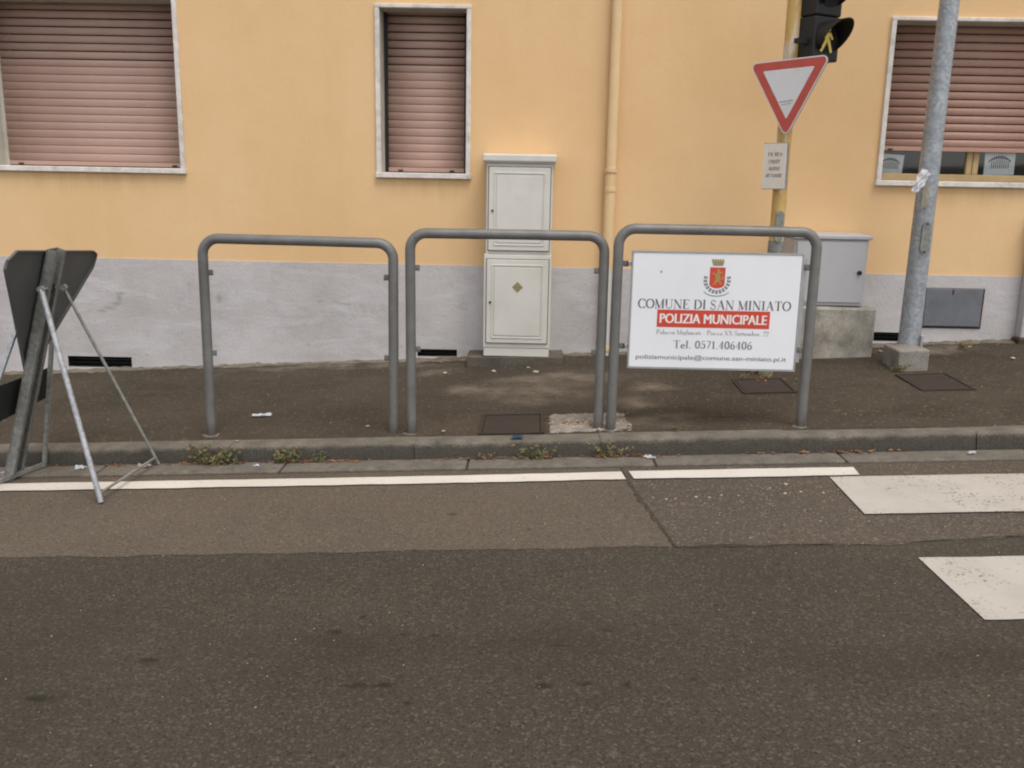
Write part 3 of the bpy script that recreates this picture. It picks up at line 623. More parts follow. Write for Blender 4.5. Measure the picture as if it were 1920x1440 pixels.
def cap(c):
    s = {
     'C': (.80, [(arc(.45, .5, .40, .48, 42, 318, 20), 0), (L((.75, .93), (.75, .70)), .05)]),
     'O': (.92, [(arc(.46, .5, .40, .48, 0, 360, 26), 0)]),
     'M': (1.05, [(L((.14, .02), (.14, .98)), .05), (L((.14, .98), (.52, .02)), 0), (L((.52, .02), (.88, .98)), .05), (L((.90, .02), (.90, .98)), 0), sf(.14, .02), sf(.90, .02), sf(.10, .98, .09), sf(.93, .98, .09)]),
     'U': (.92, [(L((.18, .98), (.18, .34)), 0), (arc(.47, .34, .29, .32, 180, 360), .075), (L((.76, .34), (.76, .98)), .05), sf(.18, .98), sf(.76, .98)]),
     'N': (.95, [(L((.15, .02), (.15, .98)), .05), (L((.15, .98), (.80, .02)), 0), (L((.80, .02), (.80, .98)), .05), sf(.15, .02), sf(.80, .98), sf(.10, .98, .08)]),
     'E': (.78, [(L((.18, .02), (.18, .98)), 0), (L((.06, .98), (.68, .98)), .05), (L((.18, .52), (.52, .52)), .05), (L((.06, .02), (.70, .02)), .05), (L((.68, .98), (.68, .80)), .05), (L((.70, .02), (.70, .22)), .05), (L((.52, .62), (.52, .42)), .05)]),
     'D': (.90, [(L((.18, .02), (.18, .98)), 0), (L((.06, .98), (.40, .98)), .05), (L((.06, .02), (.40, .02)), .05), (arc(.40, .5, .42, .48, -90, 90), 0)]),
     'I': (.42, [(L((.21, .02), (.21, .98)), 0), sf(.21, .02, .15), sf(.21, .98, .15)]),
     'S': (.68, [(arc(.33, .74, .24, .24, 35, 270), .08), (L((.20, .63), (.46, .40)), .13), (arc(.33, .26, .26, .25, 90, -150), .08), (L((.56, .95), (.56, .72)), .045), (L((.08, .05), (.08, .30)), .045)]),
     'A': (.90, [(L((.45, .98), (.14, .02)), .05), (L((.45, .98), (.77, .02)), 0), (L((.25, .36), (.66, .36)), .045), sf(.14, .02, .11), sf(.77, .02, .12)]),
     'T': (.84, [(L((.42, .02), (.42, .98)), 0), (L((.06, .98), (.78, .98)), .05), (L((.06, .98), (.06, .76)), .05), (L((.78, .98), (.78, .76)), .05), sf(.42, .02, .15)]),
     'P': (.74, [(L((.18, .02), (.18, .98)), 0), (L((.06, .98), (.38, .98)), .05), (arc(.36, .73, .30, .25, 90, -90), 0), (L((.18, .48), (.38, .48)), .05), sf(.18, .02)]),
     'X': (.85, [(L((.12, .98), (.74, .02)), 0), (L((.74, .98), (.12, .02)), .05), sf(.12, .98, .1), sf(.74, .98, .1), sf(.12, .02, .1), sf(.74, .02, .1)]),
     'a': (.52, [(arc(.24, .36, .16, .14, 150, 0, 8), .06), (L((.40, .38), (.40, .02)), 0), (arc(.24, .16, .17, .15, 60, 330, 12), .08)]),
     'b': (.58, [(L((.12, 1.0), (.12, .02)), 0), (arc(.30, .25, .20, .24, 150, -150, 14), .1)]),
     'e': (.52, [(arc(.26, .25, .20, .24, 10, 320, 16), 0), (L((.08, .28), (.46, .28)), .045)]),
     'g': (.55, [(arc(.25, .32, .17, .16, 0, 360, 16), 0), (arc(.26, -.10, .20, .13, 0, 360, 16), .05), (L((.16, .18), (.14, .04)), .06)]),
     'i': (.30, [(L((.15, .02), (.15, .48)), 0), sf(.15, .02, .1), (L((.15, .66), (.15, .76)), .12)]),
     'l': (.30, [(L((.15, .02), (.15, 1.0)), 0), sf(.15, .02, .11), (L((.03, .98), (.15, .98)), .05)]),
     'm': (.88, [(L((.14, .02), (.14, .48)), 0), (L((.42, .02), (.42, .40)), 0), (L((.70, .02), (.70, .40)), 0), (arc(.28, .36, .14, .12, 180, 0, 8), .06), (arc(.56, .36, .14, .12, 180, 0, 8), .06), sf(.14, .02, .09), sf(.42, .02, .09), sf(.70, .02, .09)]),
     'o': (.56, [(arc(.27, .25, .21, .24, 0, 360, 18), 0)]),
     'r': (.42, [(L((.14, .02), (.14, .48)), 0), (arc(.28, .34, .14, .13, 180, 40, 8), .06), sf(.14, .02, .1)]),
     't': (.36, [(L((.15, .10), (.15, .66)), 0), (L((.03, .47), (.32, .47)), .045), (arc(.25, .12, .10, .10, 180, 320, 6), .05)]),
     'z': (.48, [(L((.06, .46), (.40, .46)), .045), (L((.40, .46), (.06, .03)), .09), (L((.06, .03), (.42, .03)), .045)]),
     '0': (.60, [(arc(.29, .5, .23, .48, 0, 360, 22), 0)]),
     '1': (.46, [(L((.24, .02), (.24, .98)), 0), (L((.08, .80), (.24, .98)), .05), sf(.24, .02, .14)]),
     '2': (.58, [(arc(.27, .72, .20, .25, 170, -40, 12), 0), (L((.44, .56), (.08, .05)), .05), (L((.07, .06), (.50, .06)), .10)]),
     '4': (.62, [(L((.40, .02), (.40, .98)), 0), (L((.40, .98), (.05, .30)), .05), (L((.05, .30), (.56, .30)), .05), sf(.40, .02, .12)]),
     '5': (.58, [(L((.48, .95), (.14, .95)), .09), (L((.13, .95), (.11, .56)), .05), (arc(.25, .32, .24, .30, 120, -150, 16), 0)]),
     '6': (.60, [(arc(.29, .30, .21, .28, 0, 360, 18), 0), (arc(.52, .42, .43, .56, 95, 190, 10), .08)]),
     '7': (.56, [(L((.06, .95), (.50, .95)), .09), (L((.50, .95), (.22, .02)), .11)]),
     '.': (.26, [(L((.13, 0), (.13, .12)), .13)]), ',': (.26, [(L((.14, .12), (.09, -.10)), .09)]),
     '-': (.40, [(L((.06, .28), (.32, .28)), .07)]), ' ': (.34, [])}
    return s[c]
def serif_text(name, body, x0, x1, zb, h, y, mat, parent, gap=.05):
    """serif lettering fitted between x0 and x1, one mesh per word"""
    adv = 0; words = [[]]
    for ch in body:
        w, st = cap(ch)
        if ch == ' ': words.append([])
        for pts, ww in st: words[-1].append(([(px+adv, pz_) for px, pz_ in pts], ww))
        adv += w + gap
    adv -= gap; sx = (x1-x0)/adv
    for strokes in words:
        m = MB()
        for si, (pts, ww) in enumerate(strokes):
            yy = y - .00004*(si % 8)
            for i in range(len(pts)-1):
                (ax_, ay), (bx, by) = pts[i], pts[i+1]; dx, dy = bx-ax_, by-ay; ln = math.hypot(dx, dy) or 1e-6
                hw = (ww or (TN + (TK-TN)*abs(dy)/ln)) / 2; nx, ny = -dy/ln*hw, dx/ln*hw
                q = [(ax_+nx, ay+ny), (ax_-nx, ay-ny), (bx-nx, by-ny), (bx+nx, by+ny)]
                m.poly([(x0+u*sx, yy, zb+v*h) for u, v in q])
        m.build(name, mat, parent, recalc=False)

# ------------------------------------------------------------------ white police board
PY = 5.018
bx0, bx1, bzb, bzt = .548, 1.446, .484, 1.106
pb = thing('notice_board', 'white municipal police board with crest and red band, hung in the barrier', 'sign board', ((bx0+bx1)/2, 5.03, bzb))
MB().box(bx0, bx1, PY, PY+.024, bzb, bzt, .002, 1).build('panel', M['board'], pb)
m = MB(); fy0, fy1 = PY-.003, PY+.027
m.box(bx0-.007, bx1+.007, fy0, fy1, bzt+.0005, bzt+.008); m.box(bx0-.007, bx1+.007, fy0, fy1, bzb-.008, bzb-.0005)
m.box(bx0-.007, bx0-.0005, fy0, fy1, bzb, bzt); m.box(bx1+.0005, bx1+.007, fy0, fy1, bzb, bzt); m.build('frame', M['alu'], pb)
m = MB(); m.box(bx1+.0075, bx1+.030, PY+.014, PY+.018, bzb+.04, bzt-.02); m.build('side_strip', M['alu'], pb)
for zz in (1.043, .596):
    MB().box(bx0-.040, bx0-.0072, PY+.008, PY+.020, zz-.012, zz+.012, .002, 1).build('bracket', M['alu'], pb)
    MB().box(bx1+.0072, bx1+.040, PY+.0185, PY+.024, zz-.012, zz+.012, .001, 1).build('bracket', M['alu'], pb)
yf = PY-.0008
serif_text('lettering', 'COMUNE DI SAN MINIATO', .585, 1.404, .808, .050, yf, M['ink'], pb)
bnd = MB().box(.690, 1.296, PY-.0012, PY-.0002, .707, .802).build('red_band', M['red'], pb)
fit_text('lettering', 'POLIZIA MUNICIPALE', .706, 1.280, .729, .781, PY-.0018, M['white_print'], bnd, 0., 1.0, .0022)
serif_text('lettering', 'Palazzo Migliorati - Piazza XX Settembre, 22', .690, 1.297, .668, .025, yf, M['ink_light'], pb)
serif_text('lettering', 'Tel. 0571.406406', .785, 1.213, .592, .043, yf, M['ink_mid'], pb, .08)
fit_text('lettering', 'poliziamunicipale@comune.san-miniato.pi.it', .586, 1.402, .522, .555, yf, M['ink_mid'], pb, 0., 1.0, .0006)
# crest: mural crown, red shield with gold beast, laurel and oak wreath, ribbon
cr = MB(); xc = 1.000
cr.poly([(xc-.026, yf, 1.042), (xc+.026, yf, 1.042), (xc+.033, yf, 1.066), (xc-.033, yf, 1.066)])
for k in range(5):
    x = xc-.030+k*.0135; cr.poly([(x-.004, yf-.0001, 1.0655), (x+.006, yf-.0001, 1.0655), (x+.0065, yf-.0001, 1.0775), (x-.0045, yf-.0001, 1.0775)])
crest = cr.build('crest', M['goldp'], pb, recalc=False)
sh = [(xc-.041, 1.034), (xc+.041, 1.034), (xc+.041, .946)] + [(xc+.041*math.cos(R(a)), .946-.024*math.sin(R(a))) for a in range(15, 180, 15)] + [(xc-.041, .946)]
MB().prism([(x, yf-.0002, z) for x, z in sh], (0, .0001, 0)).build('shield', M['red'], crest)
m = MB(); y2 = yf-.0006
for pts in ([(-.010, .0), (.006, .005), (.016, .026), (.004, .050), (-.008, .040)], [(.0, .046), (.012, .052), (.010, .068), (-.002, .068)], [(.004, .040), (.026, .052), (.024, .058), (.002, .048)], [(-.008, .036), (-.024, .044), (-.022, .052), (-.004, .044)],
            [(-.008, .004), (-.020, -.014), (-.012, -.016), (.0, .002)], [(.004, .004), (.016, -.012), (.024, -.010), (.012, .010)], [(.012, .012), (.030, .016), (.030, .040), (.025, .040), (.024, .022), (.013, .018)]):
    y2 -= .00005; m.poly([(xc+u*1.15, y2, .955+v*1.0) for u, v in pts])
m.build('beast', M['gold'], crest, recalc=False)
m = MB(); k = 0
for a in range(168, 373, 17):
    ex, ez = xc + .063*math.cos(R(a)), .966 + .064*math.sin(R(a)); k += 1
    t = R(a+90); u = Vector((math.cos(t), math.sin(t))); v = Vector((-u.y, u.x))
    for sgn in (-1, 1):
        c = Vector((ex, ez)) + v*.0042*sgn; q = [c+u*.0095, c+v*.0065*sgn+u*.001, c-u*.0085, c-v*.0035*sgn]
        m.poly([(p.x, yf-.0001-.00003*(k % 3)-.00001*sgn, p.y) for p in q])
m.build('wreath', M['wreath'], crest, recalc=False)
m = MB(); P = [(xc+.075*math.cos(R(a)),   .925+.042*math.sin(R(a))) for a in range(205, 340, 8)]
for i in range(len(P)-1): m.poly([(P[i][0], yf, P[i][1]), (P[i+1][0], yf, P[i+1][1]), (P[i+1][0], yf, P[i+1][1]-.006), (P[i][0], yf, P[i][1]-.006)])
m.build('ribbon', M['ink_light'], crest, recalc=False)
MB().tube([(.700, PY-.0003, 1.005), (.700, PY-.002, 1.005)], .006, 10).build('rivet', M['ink_light'], pb)

# ------------------------------------------------------------------ yellow traffic pole, give-way sign, plate, signal head
YP, XP = 6.30, 1.628
yp_ = thing('signal_pole', 'flaking yellow painted steel pole behind the white board', 'pole', (XP, YP, pz(XP, YP)))
MB().tube([(XP, YP, pz(XP, YP)-.05), (XP, YP, 3.6)], .047, 20).build('tube', M['yellow'], yp_, smooth=40)
MB().tube([(XP-.001, YP, pz(XP, YP)+.001), (XP-.001, YP, 1.10)], .0495, 20).build('grey_sleeve', M['galv_dull'], yp_, smooth=40)
m = MB(); ol = [(XP+.026*math.cos(R(a)), YP-.060, (1.27 if a < 180 else 1.12)+.026*math.sin(R(a))) for a in range(0, 360, 20)]
m.prism(ol, (0, .025, 0)); m.build('inspection_cover', M['galv_dull'], yp_)
# give-way triangle: rounded corners, turned to the left
def rounded_tri(side, rad, n=5):
    h = side*math.sqrt(3)/2; V = [Vector((-side/2, h/3)), Vector((side/2, h/3)), Vector((0, -2*h/3))]; out = []
    for i, v in enumerate(V):
        c = v*(1 - 2*rad/(2*h/3)*1.0) if rad else v
        for k in range(n+1):
            base = [150, 30, 270][i]; step = [ -60, -60, -60][i]
            a = R(base + 60 - 120*k/n); out.append(c + Vector((math.cos(a), math.sin(a)))*rad)
    return out
gs = thing('give_way_sign', 'red bordered white triangular give-way sign on the yellow pole', 'traffic sign', (XP, YP, 1.75))
SMX = Matrix.Translation((1.600, YP-.095, 2.076)) @ Matrix.Rotation(R(-43), 4, 'Z') @ Matrix.Rotation(R(-2.0), 4, 'Y')
def tri3(side, rad, y): return [(p.x, y, p.y) for p in rounded_tri(side, rad)]
MB().prism(tri3(.56, .033, 0), (0, .012, 0), SMX).build('plate', M['alu'], gs)
pl = MB().prism(tri3(.56, .033, -.0012), (0, .0008, 0), SMX).build('white_edge', M['white_film'], gs)
MB().prism(tri3(.534, .024, -.0022), (0, .0008, 0), SMX).build('red_border', M['red_sign'], gs)
fl = MB().prism(tri3(.355, .006, -.0032), (0, .0008, 0), SMX).build('white_field', M['white_film'], gs)
m = MB(); 
for u0, u1, w0, w1 in ((-.055, .042, -.094, -.100), (-.040, .030, -.112, -.116)):
    m.prism([(u0, -.0040, w0), (u1, -.0040, w0+.006), (u1, -.0040, w1+.006), (u0, -.0040, w1)], (0, .0005, 0), SMX)
m.build('dirt_streak', M['ink_light'], gs)
m = MB(); m.box(-.07, .07, .013, .030, .05, .085, 0, 1, SMX); m.box(-.06, .06, .013, .030, -.10, -.07, 0, 1, SMX); m.build('clamp', M['alu'], gs)
# small plate below
PMX = Matrix.Translation((1.556, YP-.085, 1.580)) @ Matrix.Rotation(R(-44), 4, 'Z') @ Matrix.Rotation(R(-1), 4, 'Y')
sp = thing('small_plate', 'small white text plate below the give-way triangle', 'sign plate', (1.58, YP, 1.44))
MB().box(-.082, .082, 0, .004, -.142, .142, 0, 1, PMX).build('plate', M['cream_film'], sp)
m = MB(); m.box(-.085, .085, .0045, .026, -.146, .146, 0, 1, PMX); m.build('back_channel', M['galv_dull'], sp)
m = MB(); rnd = random.Random(30)
for zc, hw in ((.075, .050), (.030, .043), (-.014, .040), (-.058, .058)):     # lines of small letters, too worn to read
    u = -hw + .005; n = 0
    while u < hw:
        w = rnd.uniform(.010, .016); k = rnd.random()
        if not (zc > .07 and n == 2):
            m.box(u, u+.0035, -.0012, -.0004, zc-.011, zc+.011, 0, 1, PMX)
            if k < .7: m.box(u+.0036, u+w*.75, -.0012, -.0004, zc+.0075, zc+.011, 0, 1, PMX)
            if k > .3: m.box(u+.0036, u+w*.70, -.0012, -.0004, zc-.011, zc-.0075, 0, 1, PMX)
            if k > .5: m.box(u+w*.78, u+w*.78+.003, -.0012, -.0004, zc-.007, zc+.007, 0, 1, PMX)
        u += w + .004; n += 1
m.build('lettering', M['ink'], sp)
# signal head facing right, lower two lenses in view
TMX = Matrix.Translation((1.822, YP-.09, 2.228)) @ Matrix.Rotation(R(30), 4, 'Z')
sg = thing('pedestrian_signal', 'black signal head with visors and lit amber walking figure', 'traffic light', (1.8, YP, 2.235))
for k in range(3):
    z0 = k*.268
    hd = MB().box(-.11, .11, 0, .145, z0, z0+.2655, .012, 3, TMX).build('housing', M['blackp'], sg)
    m = MB(); n = 22; zc = z0+.140; ra, rb = .098, .094
    A, Bv = [], []
    for j in range(n+1):
        a = R(-48 + 276*j/n); dep = .006 + .165*(.5+.5*math.sin(a))**1.1
        ca, sa = math.cos(a), math.sin(a)
        A.append((m.bm.verts.new(TMX @ Vector((ra*ca, .002, zc+ra*sa))), m.bm.verts.new(TMX @ Vector((ra*ca, -dep, zc+ra*sa*1.0)))))
        Bv.append((m.bm.verts.new(TMX @ Vector((rb*ca, .002, zc+rb*sa))), m.bm.verts.new(TMX @ Vector((rb*ca, -dep, zc+rb*sa)))))
    for j in range(n):
        m.bm.faces.new((A[j][0], A[j+1][0], A[j+1][1], A[j][1])); m.bm.faces.new((Bv[j][0], Bv[j][1], Bv[j+1][1], Bv[j+1][0])); m.bm.faces.new((A[j][1], A[j+1][1], Bv[j+1][1], Bv[j][1]))
    m.build('visor', M['blackp'], hd)
    m = MB(); m.prism([(.09*math.cos(R(a)), -.004, zc+.09*math.sin(R(a))) for a in range(0, 360, 15)], (0, .003, 0), TMX); ln = m.build('lens', M['dark'], hd)
    if k == 0:
        m = MB(); yl = -.0055
        def lim(a, b, w0, w1):
            a, b = Vector(a), Vector(b); d = (b-a).normalized(); nn = Vector((-d.y, d.x))
            q = [a+nn*w0, a-nn*w0, b-nn*w1, b+nn*w1]; m.prism([(p.x, yl, zc+p.y) for p in q], (0, .001, 0), TMX)
        lim((0, .030), (-.004, -.018), .020, .016)
        yl -= .0012; lim((-.008, -.014), (-.052, -.085), .012, .009); yl -= .0012; lim((.006, -.014), (.036, -.088), .012, .009)
        yl -= .0012; lim((.012, .026), (.040, -.010), .009, .007); yl -= .0012; lim((-.012, .026), (-.036, -.004), .009, .007)
        m.prism([(.018*math.cos(R(a)), yl, zc+.052+.018*math.sin(R(a))) for a in range(0, 360, 24)], (0, .001, 0), TMX)
        m.build('walking_figure', M['amber'], ln)
m = MB(); m.box(-.19, -.112, .05, .09, .10, .13, 0, 1, TMX); m.box(-.19, -.112, .05, .09, .66, .69, 0, 1, TMX); m.build('arm', M['blackp'], sg)
# grating at the foot of the pole
cv = thing('pole_manhole', 'rusty square cover at the foot of the yellow pole', 'manhole cover', (1.52, 5.95, pz(1.52, 5.95)))
def cover(root, x0, x1, y0, y1, mat, ribs=0):
    def zz(x, y): return pz(x, y)
    def slab(a, b, c, d, h0, h1, name, mt, par):
        m = MB(); m.box(a, b, c, d, 0, 1)
        for v in m.bm.verts: v.co.z = zz(v.co.x, v.co.y) + (h1 if v.co.z > .5 else h0)
        return m.build(name, mt, par)
    f = .018
    slab(x0, x1, y0, y0+f, -.03, .007, 'rim', M['iron'], root); slab(x0, x1, y1-f, y1, -.03, .007, 'rim', M['iron'], root)
    slab(x0, x0+f, y0+f+.001, y1-f-.001, -.03, .007, 'rim', M['iron'], root); slab(x1-f, x1, y0+f+.001, y1-f-.001, -.03, .007, 'rim', M['iron'], root)
    l = slab(x0+f+.006, x1-f-.006, y0+f+.006, y1-f-.006, -.03, .004, 'lid', mat, root)
    for i in range(ribs):
        xx = x0+f+.02 + (x1-x0-2*f-.04)*(i+.5)/ribs
        slab(xx-.006, xx+.006, y0+f+.015, y1-f-.015, .0042, .009, 'rib', mat, l)
cover(cv, 1.36, 1.70, 5.76, 6.14, M['iron'])

# ------------------------------------------------------------------ galvanised lamp pole on its footing
LX, LY = 2.652, 6.46
lp = thing('lamp_pole', 'thick galvanised steel lamp post on a small concrete footing', 'lamp post', (LX, LY, .24))
fz0 = pz(2.6, 6.4)-.04
m = MB(); m.box(LX-.140, LX+.062, LY-.195, LY+.10, fz0, .388, .012, 2, None)
for v in m.bm.verts:
    if v.co.z > .3: v.co.z += (v.co.x-LX)*.06; v.co.x = LX + (v.co.x-LX)*1.03
m.build('footing', M['footing'], lp)
MB().tube([(LX-.008, LY, .37), (LX, LY, 2.0), (LX+.022, LY, 4.2), (LX+.04, LY, 6.5)], [.0725, .0635, .056, .047], 28).build('shaft', M['galv'], lp, smooth=40)
MB().tube([(LX-.008, LY, .380), (LX-.008, LY, .397)], [.094, .080], 24).build('mortar_collar', M['footing'], lp, smooth=40)
m = MB(); ol = [(LX-.006+.030*math.cos(R(a)), LY-.0815, (1.205 if a < 180 else 1.06)+.030*math.sin(R(a))) for a in range(0, 360, 20)]
m.prism(ol, (0, .03, 0)); ic_ = m.build('inspection_door', M['galv_dull'], lp)
for zz in (1.225, 1.04): MB().tube([(LX-.006, LY-.082, zz), (LX-.006, LY-.087, zz)], .007, 8).build('screw', M['blackp'], ic_)
m = MB(); m.box(LX+.040, LX+.056, LY-.080, LY-.060, .39, .47, .002, 1); m.build('earth_tab', M['alu'], lp)
# torn papers taped round it
def crumple(name, mat, pts, lab, cat, th=.0015, group=None, amp=.012, seed=1):
    """small crumpled sheet: quad pts subdivided and dented, given thickness"""
    rnd = random.Random(seed); a, b, c, d = [Vector(p) for p in pts]; n = 5; bm = bmesh.new(); nor = (b-a).cross(d-a).normalized(); vv = []
    for j in range(n+1):
        row = []
        for i in range(n+1):
            u, v = i/n, j/n; p = (a*(1-u)+b*u)*(1-v) + (d*(1-u)+c*u)*v
            edge = (i in (0, n)) or (j in (0, n))
            p += nor*rnd.uniform(0, amp) + ((b-a)*rnd.uniform(-.05, .05)+(d-a)*rnd.uniform(-.05, .05) if edge else Vector()); row.append(bm.verts.new(p))
        vv.append(row)
    for j in range(n):
        for i in range(n): bm.faces.new((vv[j][i], vv[j][i+1], vv[j+1][i+1], vv[j+1][i]))
    r = bmesh.ops.solidify(bm, geom=bm.faces[:], thickness=th)
    bmesh.ops.recalc_face_normals(bm, faces=bm.faces); me = bpy.data.meshes.new(name); bm.to_mesh(me); bm.free(); me.materials.append(mat)
    o = link(name, me); tag(o, lab, cat, group); return o
crumple('torn_paper', M['paper'], [(2.488, LY-.135, 1.445), (2.538, LY-.125, 1.425), (2.622, LY-.088, 1.555), (2.545, LY-.110, 1.585)], 'crumpled white paper flapping loose from the galvanised post', 'paper', amp=.022, seed=3)
crumple('paper_strip', M['paper_old'], [(2.598, LY-.068, 1.325), (2.640, LY-.079, 1.335), (2.628, LY-.078, 1.480), (2.596, LY-.068, 1.485)], 'yellowed paper strip stuck to the galvanised post', 'paper', amp=.004, seed=4)
c2 = thing('post_manhole', 'dark square iron cover beside the galvanised post footing', 'manhole cover', (2.6, 5.95, pz(2.6, 5.95)))
cover(c2, 2.455, 2.79, 5.72, 6.16, M['iron'])
# drain cover near the kerb and broken concrete next to it
c3 = thing('kerb_manhole', 'rusty brown rectangular cover at the kerb in front of cream cabinet', 'manhole cover', (-.085, 5.18, pz(-.085, 5.18)))
cover(c3, -.268, .096, 4.972, 5.385, M['iron'])
m = MB(); rnd = random.Random(21); xs = frange(.112, .62, 26); ys = frange(4.985, 5.40, 18)
def rz(x, y):
    e = min((x-.112)/.05, (.62-x)/.09, (y-4.985)/.05, (5.40-y)/.05, 1); return pz(x, y) - .012 + .018*max(0, e) + (rnd.gauss(0, .005) if e > .2 else -.01)
m.grid(xs, ys, rz); o = m.build('broken_concrete_patch', M['rubble'], smooth=30); tag(o, kind='structure')

# ------------------------------------------------------------------ folding road sign seen from behind
fs = thing('folding_road_sign', 'temporary road sign on a folding metal stand, seen from behind', 'road sign', (-2.5, 4.6, -.11))
def ax(z, y): return Vector((-2.76 + .30*(z+.12), y, z))      # leaning plane of the sign
nrm = Vector((1, 0, -.30)).normalized()                       # towards the back
tri = [(1.108, 4.305), (1.045, 5.10), (1.025, 5.150), (.962, 5.140), (.475, 4.685), (.455, 4.655), (.470, 4.625), (1.035, 4.235), (1.070, 4.240)]
m = MB(); m.prism([ax(z, y) for z, y in tri], nrm*.004); sb = m.build('sign_plate', M['signback'], fs)
# folded rim of the plate
m = MB()
for i in range(len(tri)):
    p, q = ax(*tri[i]), ax(*tri[(i+1) % len(tri)]); d = (q-p).normalized(); inn = nrm.cross(d)*.008; p = p+nrm*.0042; q = q+nrm*.0042
    m.prism([p, q, q+inn, p+inn], nrm*.012)
m.build('rim', M['signback'], sb)
def bar(a, b, w, t, side, name, mat, par=fs):
    """flat bar from a to b; w across side, t along the other direction"""
    a, b = Vector(a), Vector(b); d = (b-a).normalized(); s = (Vector(side) - d*d.dot(Vector(side))).normalized(); u = d.cross(s)
    m = MB(); m.prism([a+s*w/2+u*t/2, a-s*w/2+u*t/2, a-s*w/2-u*t/2, a+s*w/2-u*t/2], b-a); return m.build(name, mat, par)
Y = Vector((0, 1, 0))
ct, cf = ax(1.105, 4.615)+nrm*.020, Vector((-2.735, 4.650, gz(-2.735)+.004))
ch = bar(ct, cf, .105, .004, Y, 'channel', M['galv_dull'])
for sy in (-1, 1):
    off = Vector((0, sy*.0505, 0)) + nrm*.0255
    bar(ct+off, cf+off, .004, .042, Y, 'flange', M['galv_dull'], ch)
    off = Vector((0, sy*.036, 0)) + nrm*.044
    bar(ct+off, cf+off, .022, .003, Y, 'lip', M['galv_dull'], ch)
bar(ax(.93, 4.60)+nrm*.055, ax(.905, 4.63)+nrm*.055, .03, .02, Y, 'latch', M['blackp'], ch)
pa, pb_ = Vector((-2.372, 4.470, .912)), Vector((-2.372, 4.690, .895))
fa, fb = Vector((-2.046, 4.226, gz(-2.046)+.008)), Vector((-1.990, 4.80, gz(-1.99)+.018))
MB().tube([pa, fa], .0135, 12).build('rear_leg', M['galv_rod'], fs, smooth=40)
MB().tube([pb_, fb], .0085, 12).build('rear_leg', M['galv_dull'], fs, smooth=40)
MB().tube([pa+Vector((-.02, 0, 0)), pb_+Vector((-.02, 0, 0))], .005, 10).build('pivot_rod', M['galv_rod'], fs, smooth=40)
MB().tube([fa+(pa-fa)*.04, fb+(pb_-fb)*.04], .007, 10).build('rear_cross_rod', M['galv_dull'], fs, smooth=40)
n0, n1 = ax(.95, 4.60)-nrm*.03, Vector((-2.80, 4.30, gz(-2.80)+.01))
f0, f1 = ax(.80, 4.86)-nrm*.03, Vector((-2.62, 4.80, gz(-2.62)+.018))
bar(n0, n1, .020, .020, Y, 'front_leg', M['galv_rod']); bar(f0, f1, .022, .018, Y, 'front_leg', M['galv_dull'])
bar(n1+Vector((0, 0, .012)), f1+Vector((0, 0, .012)), .022, .018, (0, 0, 1), 'base_bar', M['galv_dull'])
m = MB(); m.prism([ax(.425, 4.925)-nrm*.008, ax(.245, 4.975)-nrm*.008, ax(.225, 4.36)-nrm*.008, ax(.435, 4.32)-nrm*.008], -nrm*.004); m.build('lower_plate', M['plateback'], fs)
for zz in (1.03, .80, .55):
    p = ax(zz, 4.622)+nrm*.023; MB().tube([p, p+nrm*.012], .010, 8).build('bolt', M['rust'], ch)
for p in (pa, pb_):
    MB().tube([p-Vector((0, .012, 0)), p+Vector((0, .012, 0))], .017, 12).build('hinge', M['galv_dull'], fs, smooth=40)
bar((-2.90, 4.60, gz(-2.9)+.012), (-2.73, 4.72, gz(-2.73)+.012), .03, .02, (0, 0, 1), 'base_foot', M['galv_rod'])

# ------------------------------------------------------------------ notices behind the glass
def sheet(x0, x1, z0, z1, lab, tilt):
    y = YW+.2565; t = thing('window_notice', lab, 'notice', ((x0+x1)/2, y, z0), 'notices in the right window')
    MX = Matrix.Translation(((x0+x1)/2, y, (z0+z1)/2)) @ Matrix.Rotation(tilt, 4, 'Y'); w, h = (x1-x0)/2, (z1-z0)/2
    MB().box(-w, w, 0, .0008, -h, h, 0, 1, MX).build('paper', M['paper'], t)
    m = MB(); n = 12
    for i in range(n):      # arched heading over a row of tall thin strokes
        a0, a1 = R(150-120*i/n), R(150-120*(i+.78)/n)
        m.prism([(.78*w*math.cos(a)*1.1, -.0012, -h*.35+rr*h*math.sin(a)) for a, rr in ((a0, 1.0), (a1, 1.0), (a1, .72), (a0, .72))], (0, .0006, 0), MX)
    for i in range(9): 
        u = -.55*w + 1.1*w*i/8; m.box(u, u+.006, -.0012, -.0006, -h*.45, h*(.12+.2*math.cos((i-4)*.4)), 0, 1, MX)
    m.build('print', M['ink'], t); return t
sheet(2.640, 2.835, 1.552, 1.700, 'white printed notice behind the glass, left of the galvanised post', .05)
sheet(3.450, 3.680, 1.560, 1.735, 'white printed notice behind the glass at the right photo edge', -.02)

